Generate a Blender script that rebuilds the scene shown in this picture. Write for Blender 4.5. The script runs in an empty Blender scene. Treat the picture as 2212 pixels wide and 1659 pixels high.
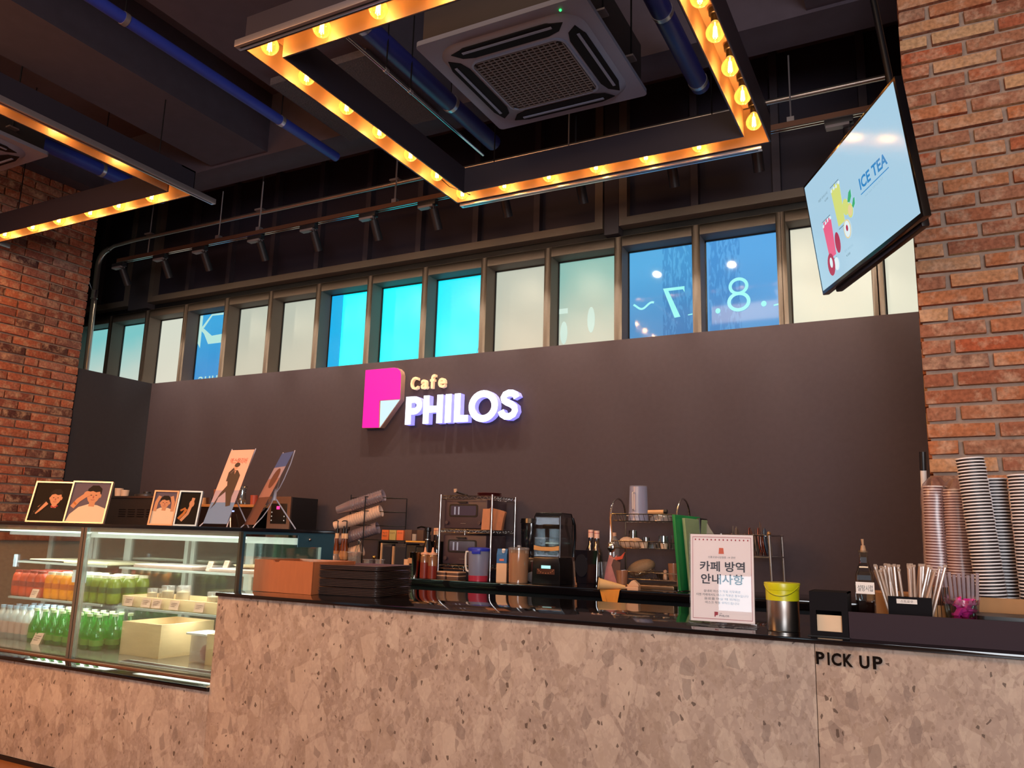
import bpy, bmesh, math, random
from mathutils import Matrix, Vector
random.seed(7)
PI = math.pi
SC = bpy.context.scene
COL = SC.collection

# ------------------------------------------------------------------ camera
RIGHT = Vector((0.88652, 0.46189755, 0.02707291))
DOWN = Vector((-0.06370454, 0.17980423, -0.98163749))
FWD = Vector((-0.45828377, 0.86851661, 0.18882502))
cam_d = bpy.data.cameras.new('camera')
cam_d.sensor_fit = 'HORIZONTAL'; cam_d.sensor_width = 36.0
cam_d.lens = 1733.967 / 2212 * 36.0
cam_d.clip_start = 0.05; cam_d.clip_end = 60
cam = bpy.data.objects.new('camera', cam_d)
M = Matrix((RIGHT, -DOWN, -FWD)).transposed().to_4x4()
M.translation = Vector((0, 0, 1.27))
cam.matrix_world = M
COL.objects.link(cam); SC.camera = cam

# ------------------------------------------------------------------ world, big lights, exposure
W = bpy.data.worlds.new('world'); SC.world = W; W.use_nodes = True
W.node_tree.nodes['Background'].inputs[0].default_value = (0.62, 0.70, 0.85, 1)
W.node_tree.nodes['Background'].inputs[1].default_value = 0.45
SC.view_settings.view_transform = 'Standard'; SC.view_settings.look = 'None'
SC.view_settings.exposure = 0.0; SC.view_settings.gamma = 1.0
SC.view_settings.use_curve_mapping = False


def area(name, loc, target, sx, sy, power, col):
    l = bpy.data.lights.new(name, 'AREA'); l.shape = 'RECTANGLE'; l.size = sx; l.size_y = sy
    l.energy = power; l.color = col
    o = bpy.data.objects.new(name, l); COL.objects.link(o); o.location = loc
    o.rotation_euler = (Vector(target) - Vector(loc)).to_track_quat('-Z', 'Y').to_euler()
    return o


area('shopfront_daylight', (1.35, -3.9, 1.75), (-0.2, 2.6, 1.1), 3.0, 2.2, 335, (0.90, 0.94, 1.0))
area('dining_room_lamps', (-2.0, -0.6, 4.2), (-2.2, 1.6, 0.6), 3.6, 1.6, 110, (1.0, 0.66, 0.42))
area('assumed_dining_bulbs', (-4.9, 0.2, 3.3), (-4.3, 2.66, 0.3), 1.8, 1.2, 140, (1.0, 0.42, 0.14))  # bulbs assumed out of view, added to turn the left stone orange
BULB_W, SPOT_W, CASE_W = 6.5, 50.0, 13.0
BULB_COL = (1.0, 0.56, 0.25)


# ------------------------------------------------------------------ materials
def lin(h):
    if isinstance(h, str):
        c = [int(h[i:i + 2], 16) / 255 for i in (0, 2, 4)]
        return tuple(x / 12.92 if x <= 0.04045 else ((x + 0.055) / 1.055) ** 2.4 for x in c) + (1,)
    return tuple(h) + (1,)


MC = {}


def mat(name, col='808080', rough=0.5, metal=0.0, spec=0.5, emit=None, es=1.0, noise=0.0, scale=8.0, bump=0.0, coat=0.0, stretch=None):
    if name in MC: return MC[name]
    m = bpy.data.materials.new(name); m.use_nodes = True; nt = m.node_tree; N = nt.nodes; L = nt.links
    b = N['Principled BSDF']
    c = lin(col)
    b.inputs['Base Color'].default_value = c
    b.inputs['Roughness'].default_value = rough; b.inputs['Metallic'].default_value = metal
    b.inputs['Specular IOR Level'].default_value = spec; b.inputs['Coat Weight'].default_value = coat
    if emit is not None:
        b.inputs['Emission Color'].default_value = lin(emit); b.inputs['Emission Strength'].default_value = es
    tc = N.new('ShaderNodeTexCoord'); mp = N.new('ShaderNodeMapping'); L.new(tc.outputs['Object'], mp.inputs[0])
    if stretch: mp.inputs['Scale'].default_value = stretch
    nz = N.new('ShaderNodeTexNoise'); nz.inputs['Scale'].default_value = scale; nz.inputs['Detail'].default_value = 4
    L.new(mp.outputs[0], nz.inputs['Vector'])
    if noise > 0:
        mx = N.new('ShaderNodeMix'); mx.data_type = 'RGBA'
        mx.inputs[6].default_value = tuple(x * (1 - noise) for x in c[:3]) + (1,)
        mx.inputs[7].default_value = tuple(min(1, x * (1 + noise)) for x in c[:3]) + (1,)
        L.new(nz.outputs['Fac'], mx.inputs[0]); L.new(mx.outputs[2], b.inputs['Base Color'])
    if bump > 0:
        bp = N.new('ShaderNodeBump'); bp.inputs['Strength'].default_value = bump; bp.inputs['Distance'].default_value = 0.01
        L.new(nz.outputs['Fac'], bp.inputs['Height']); L.new(bp.outputs[0], b.inputs['Normal'])
    MC[name] = m
    return m


def clear(name, col='ffffff', gloss=0.12, rough=0.03, tint=None, diff=0.0, dcol='ffffff'):
    """thin glass or clear plastic: transparent body, fresnel gloss, optional milky share"""
    if name in MC: return MC[name]
    m = bpy.data.materials.new(name); m.use_nodes = True; nt = m.node_tree; N = nt.nodes; L = nt.links
    N.remove(N['Principled BSDF']); out = N['Material Output']
    t = N.new('ShaderNodeBsdfTransparent'); t.inputs[0].default_value = lin(col)
    g = N.new('ShaderNodeBsdfGlossy'); g.inputs['Roughness'].default_value = rough
    lw = N.new('ShaderNodeLayerWeight'); lw.inputs[0].default_value = 0.35
    ma = N.new('ShaderNodeMath'); ma.operation = 'MULTIPLY_ADD'; ma.inputs[1].default_value = 0.5; ma.inputs[2].default_value = gloss * 0.5
    L.new(lw.outputs['Fresnel'], ma.inputs[0])
    cur = t.outputs[0]
    if diff > 0:
        d = N.new('ShaderNodeBsdfDiffuse'); d.inputs[0].default_value = lin(dcol)
        tl = N.new('ShaderNodeBsdfTranslucent'); tl.inputs[0].default_value = lin(dcol)
        md = N.new('ShaderNodeMixShader'); md.inputs[0].default_value = 0.4
        L.new(d.outputs[0], md.inputs[1]); L.new(tl.outputs[0], md.inputs[2])
        mm = N.new('ShaderNodeMixShader'); mm.inputs[0].default_value = diff
        L.new(t.outputs[0], mm.inputs[1]); L.new(md.outputs[0], mm.inputs[2]); cur = mm.outputs[0]
    mx = N.new('ShaderNodeMixShader'); L.new(ma.outputs[0], mx.inputs[0]); L.new(cur, mx.inputs[1]); L.new(g.outputs[0], mx.inputs[2])
    L.new(mx.outputs[0], out.inputs[0])
    MC[name] = m
    return m


def m_terrazzo():
    m = bpy.data.materials.new('terrazzo'); m.use_nodes = True; nt = m.node_tree; N = nt.nodes; L = nt.links
    b = N['Principled BSDF']; b.inputs['Roughness'].default_value = 0.55; b.inputs['Specular IOR Level'].default_value = 0.25
    tc = N.new('ShaderNodeTexCoord')
    nz = N.new('ShaderNodeTexNoise'); nz.inputs['Scale'].default_value = 22; nz.inputs['Detail'].default_value = 4
    L.new(tc.outputs['Object'], nz.inputs['Vector'])
    va = N.new('ShaderNodeVectorMath'); va.operation = 'MULTIPLY_ADD'; va.inputs[1].default_value = (0.016,) * 3
    L.new(nz.outputs['Color'], va.inputs[0]); L.new(tc.outputs['Object'], va.inputs[2])
    base = N.new('ShaderNodeValToRGB'); n2 = N.new('ShaderNodeTexNoise'); n2.inputs['Scale'].default_value = 5; n2.inputs['Detail'].default_value = 8; n2.inputs['Roughness'].default_value = 0.7
    L.new(tc.outputs['Object'], n2.inputs['Vector']); L.new(n2.outputs['Fac'], base.inputs[0])
    base.color_ramp.elements[0].position = 0.35; base.color_ramp.elements[0].color = lin('938175')
    base.color_ramp.elements[1].position = 0.65; base.color_ramp.elements[1].color = lin('ab998b')
    cur = base.outputs[0]

    def chips(scale, lo, hi, color, edge, amount, cur, vec):
        v = N.new('ShaderNodeTexVoronoi'); v.inputs['Scale'].default_value = scale; v.inputs['Randomness'].default_value = 1
        mp = N.new('ShaderNodeMapping'); mp.inputs['Location'].default_value = (lo * 7, hi * 3, scale); mp.inputs['Rotation'].default_value = (0, lo * 5, 0)
        mp.inputs['Scale'].default_value = (1.25, 1, 0.8)
        L.new(vec, mp.inputs[0]); L.new(mp.outputs[0], v.inputs['Vector'])
        sp = N.new('ShaderNodeSeparateColor'); L.new(v.outputs['Color'], sp.inputs[0])
        v2 = N.new('ShaderNodeTexVoronoi'); v2.feature = 'DISTANCE_TO_EDGE'; v2.inputs['Scale'].default_value = scale; v2.inputs['Randomness'].default_value = 1
        L.new(mp.outputs[0], v2.inputs['Vector'])
        c1 = N.new('ShaderNodeMath'); c1.operation = 'LESS_THAN'; c1.inputs[1].default_value = amount; L.new(sp.outputs[0], c1.inputs[0])
        dd = N.new('ShaderNodeMath'); dd.operation = 'GREATER_THAN'; dd.inputs[1].default_value = 0.55 - edge; L.new(v2.outputs['Distance'], dd.inputs[0])
        pr = N.new('ShaderNodeMath'); pr.operation = 'MULTIPLY'; L.new(c1.outputs[0], pr.inputs[0]); L.new(dd.outputs[0], pr.inputs[1])
        pf = N.new('ShaderNodeMath'); pf.operation = 'MULTIPLY'; pf.inputs[1].default_value = hi; L.new(pr.outputs[0], pf.inputs[0])
        mx = N.new('ShaderNodeMix'); mx.data_type = 'RGBA'; L.new(pf.outputs[0], mx.inputs[0]); L.new(cur, mx.inputs[6]); mx.inputs[7].default_value = lin(color)
        return mx.outputs[2]
    wv = va.outputs[0]
    cur = chips(85, 0.1, 0.30, 'b8a594', 0.5, 0.35, cur, wv)
    cur = chips(100, 0.4, 0.35, '7a675a', 0.5, 0.15, cur, wv)
    cur = chips(42, 0.2, 0.35, 'bdac9b', 0.5, 0.25, cur, wv)
    cur = chips(36, 0.7, 0.30, '84705f', 0.5, 0.15, cur, wv)
    cur = chips(15, 0.3, 0.40, 'c0b09f', 0.51, 0.20, cur, wv)
    cur = chips(10, 0.9, 0.35, '94806f', 0.50, 0.20, cur, wv)
    cur = chips(7.5, 0.5, 0.45, 'bcaa99', 0.50, 0.18, cur, wv)
    cur = chips(22, 0.8, 0.5, '75665e', 0.47, 0.07, cur, wv)
    cur = chips(70, 0.6, 0.8, '4a3c33', 0.42, 0.03, cur, wv)
    L.new(cur, b.inputs['Base Color'])
    return m


def m_brick(name, cols, rand='OBJ'):
    m = bpy.data.materials.new(name); m.use_nodes = True; nt = m.node_tree; N = nt.nodes; L = nt.links
    b = N['Principled BSDF']; b.inputs['Roughness'].default_value = 0.9; b.inputs['Specular IOR Level'].default_value = 0.15
    tc = N.new('ShaderNodeTexCoord'); geo = N.new('ShaderNodeNewGeometry'); oi = N.new('ShaderNodeObjectInfo')
    ad = N.new('ShaderNodeMath'); ad.operation = 'ADD'; L.new(oi.outputs['Random'], ad.inputs[0])
    L.new(geo.outputs['Random Per Island'], ad.inputs[1])
    fr = N.new('ShaderNodeMath'); fr.operation = 'FRACT'; L.new(ad.outputs[0], fr.inputs[0])
    rp = N.new('ShaderNodeValToRGB'); rp.color_ramp.interpolation = 'LINEAR'
    es = rp.color_ramp.elements
    es[0].position = 0; es[0].color = lin(cols[0]); es[1].position = 1; es[1].color = lin(cols[-1])
    for i, c in enumerate(cols[1:-1]):
        e = es.new((i + 1) / (len(cols) - 1)); e.color = lin(c)
    L.new(fr.outputs[0], rp.inputs[0])
    sc = N.new('ShaderNodeVectorMath'); sc.operation = 'MULTIPLY_ADD'; sc.inputs[1].default_value = (1, 1, 1)
    cx = N.new('ShaderNodeCombineXYZ'); mu = N.new('ShaderNodeMath'); mu.operation = 'MULTIPLY'; mu.inputs[1].default_value = 37
    L.new(fr.outputs[0], mu.inputs[0]); L.new(mu.outputs[0], cx.inputs[0]); L.new(mu.outputs[0], cx.inputs[2])
    L.new(tc.outputs['Object'], sc.inputs[0]); L.new(cx.outputs[0], sc.inputs[2])
    n1 = N.new('ShaderNodeTexNoise'); n1.inputs['Scale'].default_value = 16; n1.inputs['Detail'].default_value = 6; n1.inputs['Roughness'].default_value = 0.65
    L.new(sc.outputs[0], n1.inputs['Vector'])
    r1 = N.new('ShaderNodeValToRGB'); r1.color_ramp.elements[0].position = 0.48; r1.color_ramp.elements[1].position = 0.66
    r1.color_ramp.elements[0].color = (0, 0, 0, 1); r1.color_ramp.elements[1].color = (0.75,) * 3 + (1,)
    L.new(n1.outputs['Fac'], r1.inputs[0])
    mx = N.new('ShaderNodeMix'); mx.data_type = 'RGBA'; mx.inputs[7].default_value = lin('d0aa8e')
    L.new(r1.outputs[0], mx.inputs[0]); L.new(rp.outputs[0], mx.inputs[6])
    n2 = N.new('ShaderNodeTexNoise'); n2.inputs['Scale'].default_value = 60; n2.inputs['Detail'].default_value = 5
    L.new(sc.outputs[0], n2.inputs['Vector'])
    mv = N.new('ShaderNodeMix'); mv.data_type = 'RGBA'; mv.blend_type = 'MULTIPLY'; mv.inputs[0].default_value = 0.55
    gr = N.new('ShaderNodeValToRGB'); gr.color_ramp.elements[0].position = 0.3; gr.color_ramp.elements[0].color = (0.25,) * 3 + (1,); gr.color_ramp.elements[1].position = 0.62
    L.new(n2.outputs['Fac'], gr.inputs[0]); L.new(mx.outputs[2], mv.inputs[6]); L.new(gr.outputs[0], mv.inputs[7])
    L.new(mv.outputs[2], b.inputs['Base Color'])
    bp = N.new('ShaderNodeBump'); bp.inputs['Strength'].default_value = 0.6; bp.inputs['Distance'].default_value = 0.004
    L.new(n2.outputs['Fac'], bp.inputs['Height']); L.new(bp.outputs[0], b.inputs['Normal'])
    return m


def m_pane(name, top, bot, s=1.0, rough=0.35, split=0.55, wet=None):
    """lit film pane: colour runs from top to bottom of the pane (Generated z)"""
    m = bpy.data.materials.new(name); m.use_nodes = True; nt = m.node_tree; N = nt.nodes; L = nt.links
    b = N['Principled BSDF']; b.inputs['Base Color'].default_value = (0.02, 0.02, 0.02, 1); b.inputs['Roughness'].default_value = rough
    tc = N.new('ShaderNodeTexCoord'); sp = N.new('ShaderNodeSeparateXYZ'); L.new(tc.outputs['Generated'], sp.inputs[0])
    nz = N.new('ShaderNodeTexNoise'); nz.inputs['Scale'].default_value = 2.5; L.new(tc.outputs['Object'], nz.inputs['Vector'])
    ad = N.new('ShaderNodeMath'); ad.operation = 'MULTIPLY_ADD'; ad.inputs[1].default_value = 0.25; L.new(nz.outputs['Fac'], ad.inputs[0]); L.new(sp.outputs[2], ad.inputs[2])
    rp = N.new('ShaderNodeValToRGB'); L.new(ad.outputs[0], rp.inputs[0])
    rp.color_ramp.elements[0].position = split; rp.color_ramp.elements[0].color = lin(bot)
    rp.color_ramp.elements[1].position = 1.1 if split > 0.9 else 1.0; rp.color_ramp.elements[1].color = lin(top)
    cur = rp.outputs[0]
    if wet:
        n3 = N.new('ShaderNodeTexNoise'); n3.inputs['Scale'].default_value = 26; n3.inputs['Detail'].default_value = 6; n3.inputs['Distortion'].default_value = 1.2
        mp = N.new('ShaderNodeMapping'); mp.inputs['Scale'].default_value = (1.6, 1, 0.35); L.new(tc.outputs['Object'], mp.inputs[0]); L.new(mp.outputs[0], n3.inputs['Vector'])
        r3 = N.new('ShaderNodeValToRGB'); r3.color_ramp.elements[0].position = 0.5; r3.color_ramp.elements[0].color = (0.62, 0.74, 0.84, 1); r3.color_ramp.elements[1].position = 0.58
        L.new(n3.outputs['Fac'], r3.inputs[0])
        g1 = N.new('ShaderNodeMath'); g1.operation = 'GREATER_THAN'; g1.inputs[1].default_value = wet[0]; L.new(sp.outputs[0], g1.inputs[0])
        g2 = N.new('ShaderNodeMath'); g2.operation = 'LESS_THAN'; g2.inputs[1].default_value = wet[1]; L.new(sp.outputs[0], g2.inputs[0])
        g3 = N.new('ShaderNodeMath'); g3.operation = 'MULTIPLY'; L.new(g1.outputs[0], g3.inputs[0]); L.new(g2.outputs[0], g3.inputs[1])
        mx = N.new('ShaderNodeMix'); mx.data_type = 'RGBA'; mx.blend_type = 'MULTIPLY'; L.new(g3.outputs[0], mx.inputs[0]); L.new(cur, mx.inputs[6]); L.new(r3.outputs[0], mx.inputs[7]); cur = mx.outputs[2]
    L.new(cur, b.inputs['Emission Color']); b.inputs['Emission Strength'].default_value = s
    return m


BLACKWALL = mat('dark_wall_paint', '42383f', 0.75, spec=0.3, noise=0.12, scale=30, bump=0.05)
SIDEWALL = mat('dark_side_paint', '36343b', 0.75, spec=0.3, noise=0.12, scale=30)
CEIL = mat('ceiling_black', '51444c', 0.85, spec=0.2, noise=0.2, scale=5)
BEAM = mat('beam_black', '4a434e', 0.8, spec=0.2, noise=0.15, scale=12, bump=0.1)
FRAMEM = mat('window_frame_bronze', '5d5148', 0.6, metal=0.0, noise=0.03, scale=10)
DARKGLASS = mat('dark_upper_glass', '2e2832', 0.5, spec=0.3)
MORTAR = mat('mortar', 'a08c7e', 0.95, spec=0.1, noise=0.25, scale=40, bump=0.4)
STONE = m_terrazzo()
GRANITE = mat('polished_black_stone', '0d0c10', 0.06, spec=0.6, noise=0.3, scale=200)
BLACK = mat('black_satin', '121114', 0.35)
BLACKM = mat('black_metal', '161518', 0.4, metal=0.5)
CHROME = mat('chrome', 'c9c6c4', 0.18, metal=1.0)
STEEL = mat('brushed_steel', 'b4aea8', 0.3, metal=1.0, noise=0.1, scale=60, stretch=(1, 1, 0.05))
WHITEP = mat('white_plastic', 'e6e0da', 0.4)
WHITEPAPER = mat('white_paper', 'ece6e0', 0.8)
PINE = mat('pine_wood', 'd9b98b', 0.55, noise=0.18, scale=9, stretch=(1, 1, 9))
KRAFT = mat('kraft_card', 'a87b50', 0.8, noise=0.1, scale=30)
BLUEPIPE = mat('blue_pvc', '2a3a9a', 0.45, noise=0.1, scale=6)
GLASS = clear('case_glass', 'f2faf7', 0.08)
JARGLASS = clear('clear_glass', 'f4fafa', 0.22)
PLASTIC = clear('clear_plastic', 'f2f0f2', 0.2, 0.15, diff=0.22, dcol='f2eef4')
FROST = clear('frosted_plastic', 'dfe0f0', 0.15, 0.3, diff=0.7, dcol='b9bfe0')


# ------------------------------------------------------------------ mesh builder
class MB:
    def __init__(s, T=None):
        s.v = []; s.f = []; s.m = []; s.sm = []; s.T = T

    def add(s, vs, fs, mi=0, smooth=False):
        o = len(s.v)
        for p in vs:
            p = Vector(p)
            if s.T: p = s.T @ p
            s.v.append(p)
        for f in fs:
            s.f.append([i + o for i in f]); s.m.append(mi); s.sm.append(smooth)
        return s

    def box(s, x0, x1, y0, y1, z0, z1, mi=0):
        vs = [(x, y, z) for z in (z0, z1) for y in (y0, y1) for x in (x0, x1)]
        return s.add(vs, [(0, 2, 3, 1), (4, 5, 7, 6), (0, 1, 5, 4), (2, 6, 7, 3), (0, 4, 6, 2), (1, 3, 7, 5)], mi)

    def cyl(s, p0, p1, r0, r1=None, n=14, mi=0, caps=True):
        r1 = r0 if r1 is None else r1
        p0 = Vector(p0); p1 = Vector(p1); d = (p1 - p0).normalized()
        a = d.orthogonal().normalized(); b = d.cross(a)
        vs = []
        for p, r in ((p0, r0), (p1, r1)):
            for i in range(n):
                t = 2 * PI * i / n; vs.append(p + a * (r * math.cos(t)) + b * (r * math.sin(t)))
        s.add(vs, [(i, (i + 1) % n, n + (i + 1) % n, n + i) for i in range(n)], mi, True)
        if caps:
            o = len(s.v) - 2 * n
            s.f.append([o + i for i in range(n)][::-1]); s.m.append(mi); s.sm.append(False)
            s.f.append([o + n + i for i in range(n)]); s.m.append(mi); s.sm.append(False)
        return s

    def tube(s, pts, r, n=7, mi=0, closed=False):
        pts = [Vector(p) for p in pts]; k = len(pts); rings = []
        up = None
        for i, p in enumerate(pts):
            if closed: d = (pts[(i + 1) % k] - pts[i - 1])
            else: d = pts[min(i + 1, k - 1)] - pts[max(i - 1, 0)]
            d.normalize()
            if up is None: up = d.orthogonal().normalized()
            a = (up - d * up.dot(d))
            a = a.normalized() if a.length > 1e-5 else d.orthogonal().normalized()
            up = a; b = d.cross(a)
            rings.append([p + a * (r * math.cos(2 * PI * j / n)) + b * (r * math.sin(2 * PI * j / n)) for j in range(n)])
        vs = [q for rg in rings for q in rg]; fs = []
        for i in range(k if closed else k - 1):
            A = i * n; B = ((i + 1) % k) * n
            for j in range(n): fs.append((A + j, A + (j + 1) % n, B + (j + 1) % n, B + j))
        s.add(vs, fs, mi, True)
        if not closed:
            o = len(s.v) - k * n
            s.f.append([o + j for j in range(n)][::-1]); s.m.append(mi); s.sm.append(False)
            s.f.append([o + (k - 1) * n + j for j in range(n)]); s.m.append(mi); s.sm.append(False)
        return s

    def lathe(s, prof, n=20, c=(0, 0, 0), mi=0, smooth=True, closed=False):
        vs = []; fs = []
        for r, z in prof:
            for i in range(n):
                t = 2 * PI * i / n; vs.append((c[0] + r * math.cos(t), c[1] + r * math.sin(t), c[2] + z))
        k = len(prof)
        for a in range(k if closed else k - 1):
            b = (a + 1) % k
            for i in range(n): fs.append((a * n + i, a * n + (i + 1) % n, b * n + (i + 1) % n, b * n + i))
        s.add(vs, fs, mi, smooth)
        o = len(s.v) - k * n
        if not closed:
            if prof[0][0] > 1e-4: s.f.append([o + i for i in range(n)][::-1]); s.m.append(mi); s.sm.append(False)
            if prof[-1][0] > 1e-4: s.f.append([o + (k - 1) * n + i for i in range(n)]); s.m.append(mi); s.sm.append(False)
        return s

    def prism(s, poly, fn, w0, w1, mi=0):
        """poly of (u,v); fn(u,v,w) -> xyz"""
        n = len(poly)
        vs = [fn(u, v, w0) for u, v in poly] + [fn(u, v, w1) for u, v in poly]
        fs = [list(range(n))[::-1], list(range(n, 2 * n))] + [(i, (i + 1) % n, n + (i + 1) % n, n + i) for i in range(n)]
        return s.add(vs, fs, mi)

    def sphere(s, c, r, n=14, m=9, mi=0, sq=(1, 1, 1)):
        prof = [(r * math.sin(PI * i / m), -r * math.cos(PI * i / m)) for i in range(m + 1)]
        vs = []; fs = []
        for rr, z in prof:
            for i in range(n):
                t = 2 * PI * i / n; vs.append((c[0] + sq[0] * rr * math.cos(t), c[1] + sq[1] * rr * math.sin(t), c[2] + sq[2] * z))
        for a in range(m):
            for i in range(n): fs.append((a * n + i, a * n + (i + 1) % n, (a + 1) * n + (i + 1) % n, (a + 1) * n + i))
        return s.add(vs, fs, mi, True)

    def mesh(s, name, mats, bevel=0.0, off=Vector((0, 0, 0)), sharp=40):
        bm = bmesh.new()
        vv = [bm.verts.new(p - off) for p in s.v]
        for f, mi, sm in zip(s.f, s.m, s.sm):
            try: fc = bm.faces.new([vv[i] for i in f])
            except ValueError: continue
            fc.material_index = mi; fc.smooth = sm
        bmesh.ops.remove_doubles(bm, verts=bm.verts, dist=1e-6)
        bmesh.ops.recalc_face_normals(bm, faces=bm.faces)
        if bevel > 0:
            ed = [e for e in bm.edges if len(e.link_faces) == 2 and e.calc_face_angle(0) > 0.6]
            bmesh.ops.bevel(bm, geom=ed, offset=bevel, segments=2, affect='EDGES', profile=0.6, clamp_overlap=True)
        me = bpy.data.meshes.new(name); bm.to_mesh(me); bm.free()
        for m_ in mats: me.materials.append(m_)
        try: me.set_sharp_from_angle(angle=math.radians(sharp))
        except Exception: pass
        return me


def wloc(o):
    v = Vector((0, 0, 0))
    while o is not None: v += Vector(o.location); o = o.parent
    return v


def part(name, mb, mats, parent=None, bevel=0.0, world=True, label=None, kind=None, sharp=40):
    """one mesh object; world=True: the mesh is given in world coordinates and moved under its (unrotated) parent"""
    if not isinstance(mats, (list, tuple)): mats = [mats]
    off = wloc(parent) if (parent and world) else Vector((0, 0, 0))
    o = bpy.data.objects.new(name, mb.mesh(name, mats, bevel, off, sharp)); COL.objects.link(o)
    if parent: o.parent = parent
    if label: o['label'] = label
    if kind: o['kind'] = kind
    return o


def thing(name, label, cat, loc=(0, 0, 0), rz=0.0, group=None):
    o = bpy.data.objects.new(name, None); COL.objects.link(o); o.empty_display_size = 0.05
    o.location = loc; o.rotation_euler = (0, 0, rz)
    o['label'] = label; o['category'] = cat
    if group: o['group'] = group
    return o


def solo(name, mb, mats, label, cat, loc=(0, 0, 0), group=None, bevel=0.0, kind=None, rz=0.0):
    """a thing that is one mesh; mesh given in world coordinates, origin put at loc"""
    if not isinstance(mats, (list, tuple)): mats = [mats]
    o = bpy.data.objects.new(name, mb.mesh(name, mats, bevel, Vector(loc))); COL.objects.link(o); o.location = loc
    o['label'] = label; o['category'] = cat
    if group: o['group'] = group
    if kind: o['kind'] = kind
    return o


def struct(name, mb, mats, parent=None, bevel=0.0):
    o = part(name, mb, mats, parent, bevel)
    if parent is None: o['kind'] = 'structure'
    return o


def dup(root, loc, rz=None, label=None, group=None, rot=None):
    r = root.copy(); COL.objects.link(r); r.location = loc
    if rz is not None: r.rotation_euler = (0, 0, rz)
    if rot is not None: r.rotation_euler = rot
    if label: r['label'] = label
    if group: r['group'] = group

    def rec(a, b):
        for ch in list(a.children):
            c = ch.copy(); COL.objects.link(c); c.parent = b; rec(ch, c)
    rec(root, r)
    return r


def nth(i):
    return '%d%s' % (i, 'th' if 10 <= i % 100 <= 20 else {1: 'st', 2: 'nd', 3: 'rd'}.get(i % 10, 'th'))


TXT = {}


def text_data(body, bold=0.0):
    k = (body, bold)
    if k in TXT: return TXT[k]
    c = bpy.data.curves.new('t', 'FONT'); c.body = body; c.size = 1.0; c.offset = bold; c.resolution_u = 3
    o = bpy.data.objects.new('t', c); COL.objects.link(o)
    bpy.context.view_layer.update()
    me = bpy.data.meshes.new_from_object(o.evaluated_get(bpy.context.evaluated_depsgraph_get()))
    vs = [(v.co.x, v.co.y) for v in me.vertices]; fs = [list(p.vertices) for p in me.polygons]
    bpy.data.objects.remove(o); bpy.data.curves.remove(c); bpy.data.meshes.remove(me)
    TXT[k] = (vs, fs)
    return TXT[k]


def add_text(mb, body, fn, x, z, h=None, w=None, mi=0, depth=0.0, bold=0.0, align='L', mirror=False):
    """flat (or extruded) lettering: glyph box scaled to cap height h / width w, lower-left at x,z ; fn(u,v,w)->xyz"""
    vs, fs = text_data(body, bold)
    if not vs: return
    x0 = min(v[0] for v in vs); x1 = max(v[0] for v in vs); y0 = min(v[1] for v in vs); y1 = max(v[1] for v in vs)
    sy = h / (y1 - y0) if h else None
    sx = w / (x1 - x0) if w else sy
    if sy is None: sy = sx
    W_ = (x1 - x0) * sx
    ox = x - (W_ / 2 if align == 'C' else (W_ if align == 'R' else 0))

    def uv(v):
        u = (v[0] - x0) * sx
        if mirror: u = W_ - u
        return ox + u, z + (v[1] - y0) * sy
    P = [uv(v) for v in vs]
    if depth == 0:
        mb.add([fn(u, v, 0) for u, v in P], fs, mi)
    else:
        n = len(P)
        ec = {}
        for f in fs:
            for a, b in zip(f, f[1:] + f[:1]): ec[(a, b)] = 1
        side = [(a, b, b + n, a + n) for (a, b) in ec if (b, a) not in ec]
        mb.add([fn(u, v, 0) for u, v in P] + [fn(u, v, depth) for u, v in P], fs + [[i + n for i in f][::-1] for f in fs] + side, mi)


def stroke(pts, w):
    """outline polygon of a thick open polyline in 2-D"""
    L_ = []; R_ = []
    for i, p in enumerate(pts):
        a = pts[max(i - 1, 0)]; b = pts[min(i + 1, len(pts) - 1)]
        dx, dy = b[0] - a[0], b[1] - a[1]; l = math.hypot(dx, dy) or 1
        nx, ny = -dy / l * w / 2, dx / l * w / 2
        L_.append((p[0] + nx, p[1] + ny)); R_.append((p[0] - nx, p[1] - ny))
    return L_ + R_[::-1]


def ell(cx, cy, rx, ry, n=20, a0=0, a1=2 * PI):
    full = abs(a1 - a0 - 2 * PI) < 1e-6
    return [(cx + rx * math.cos(a0 + (a1 - a0) * i / (n if full else n - 1)), cy + ry * math.sin(a0 + (a1 - a0) * i / (n if full else n - 1))) for i in range(n)]


def ring(mb, cx, cy, rx, ry, w, fn, d0, d1, mi=0, n=28):
    o = ell(cx, cy, rx, ry, n); i_ = ell(cx, cy, rx - w, ry - w, n)
    vs = [fn(*p, d0) for p in o] + [fn(*p, d0) for p in i_] + [fn(*p, d1) for p in o] + [fn(*p, d1) for p in i_]
    fs = []
    for k in range(n):
        q = (k + 1) % n
        fs += [(k, q, n + q, n + k), (2 * n + k, 3 * n + k, 3 * n + q, 2 * n + q), (k, 2 * n + k, 2 * n + q, q), (n + k, n + q, 3 * n + q, 3 * n + k)]
    mb.add(vs, fs, mi)


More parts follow.
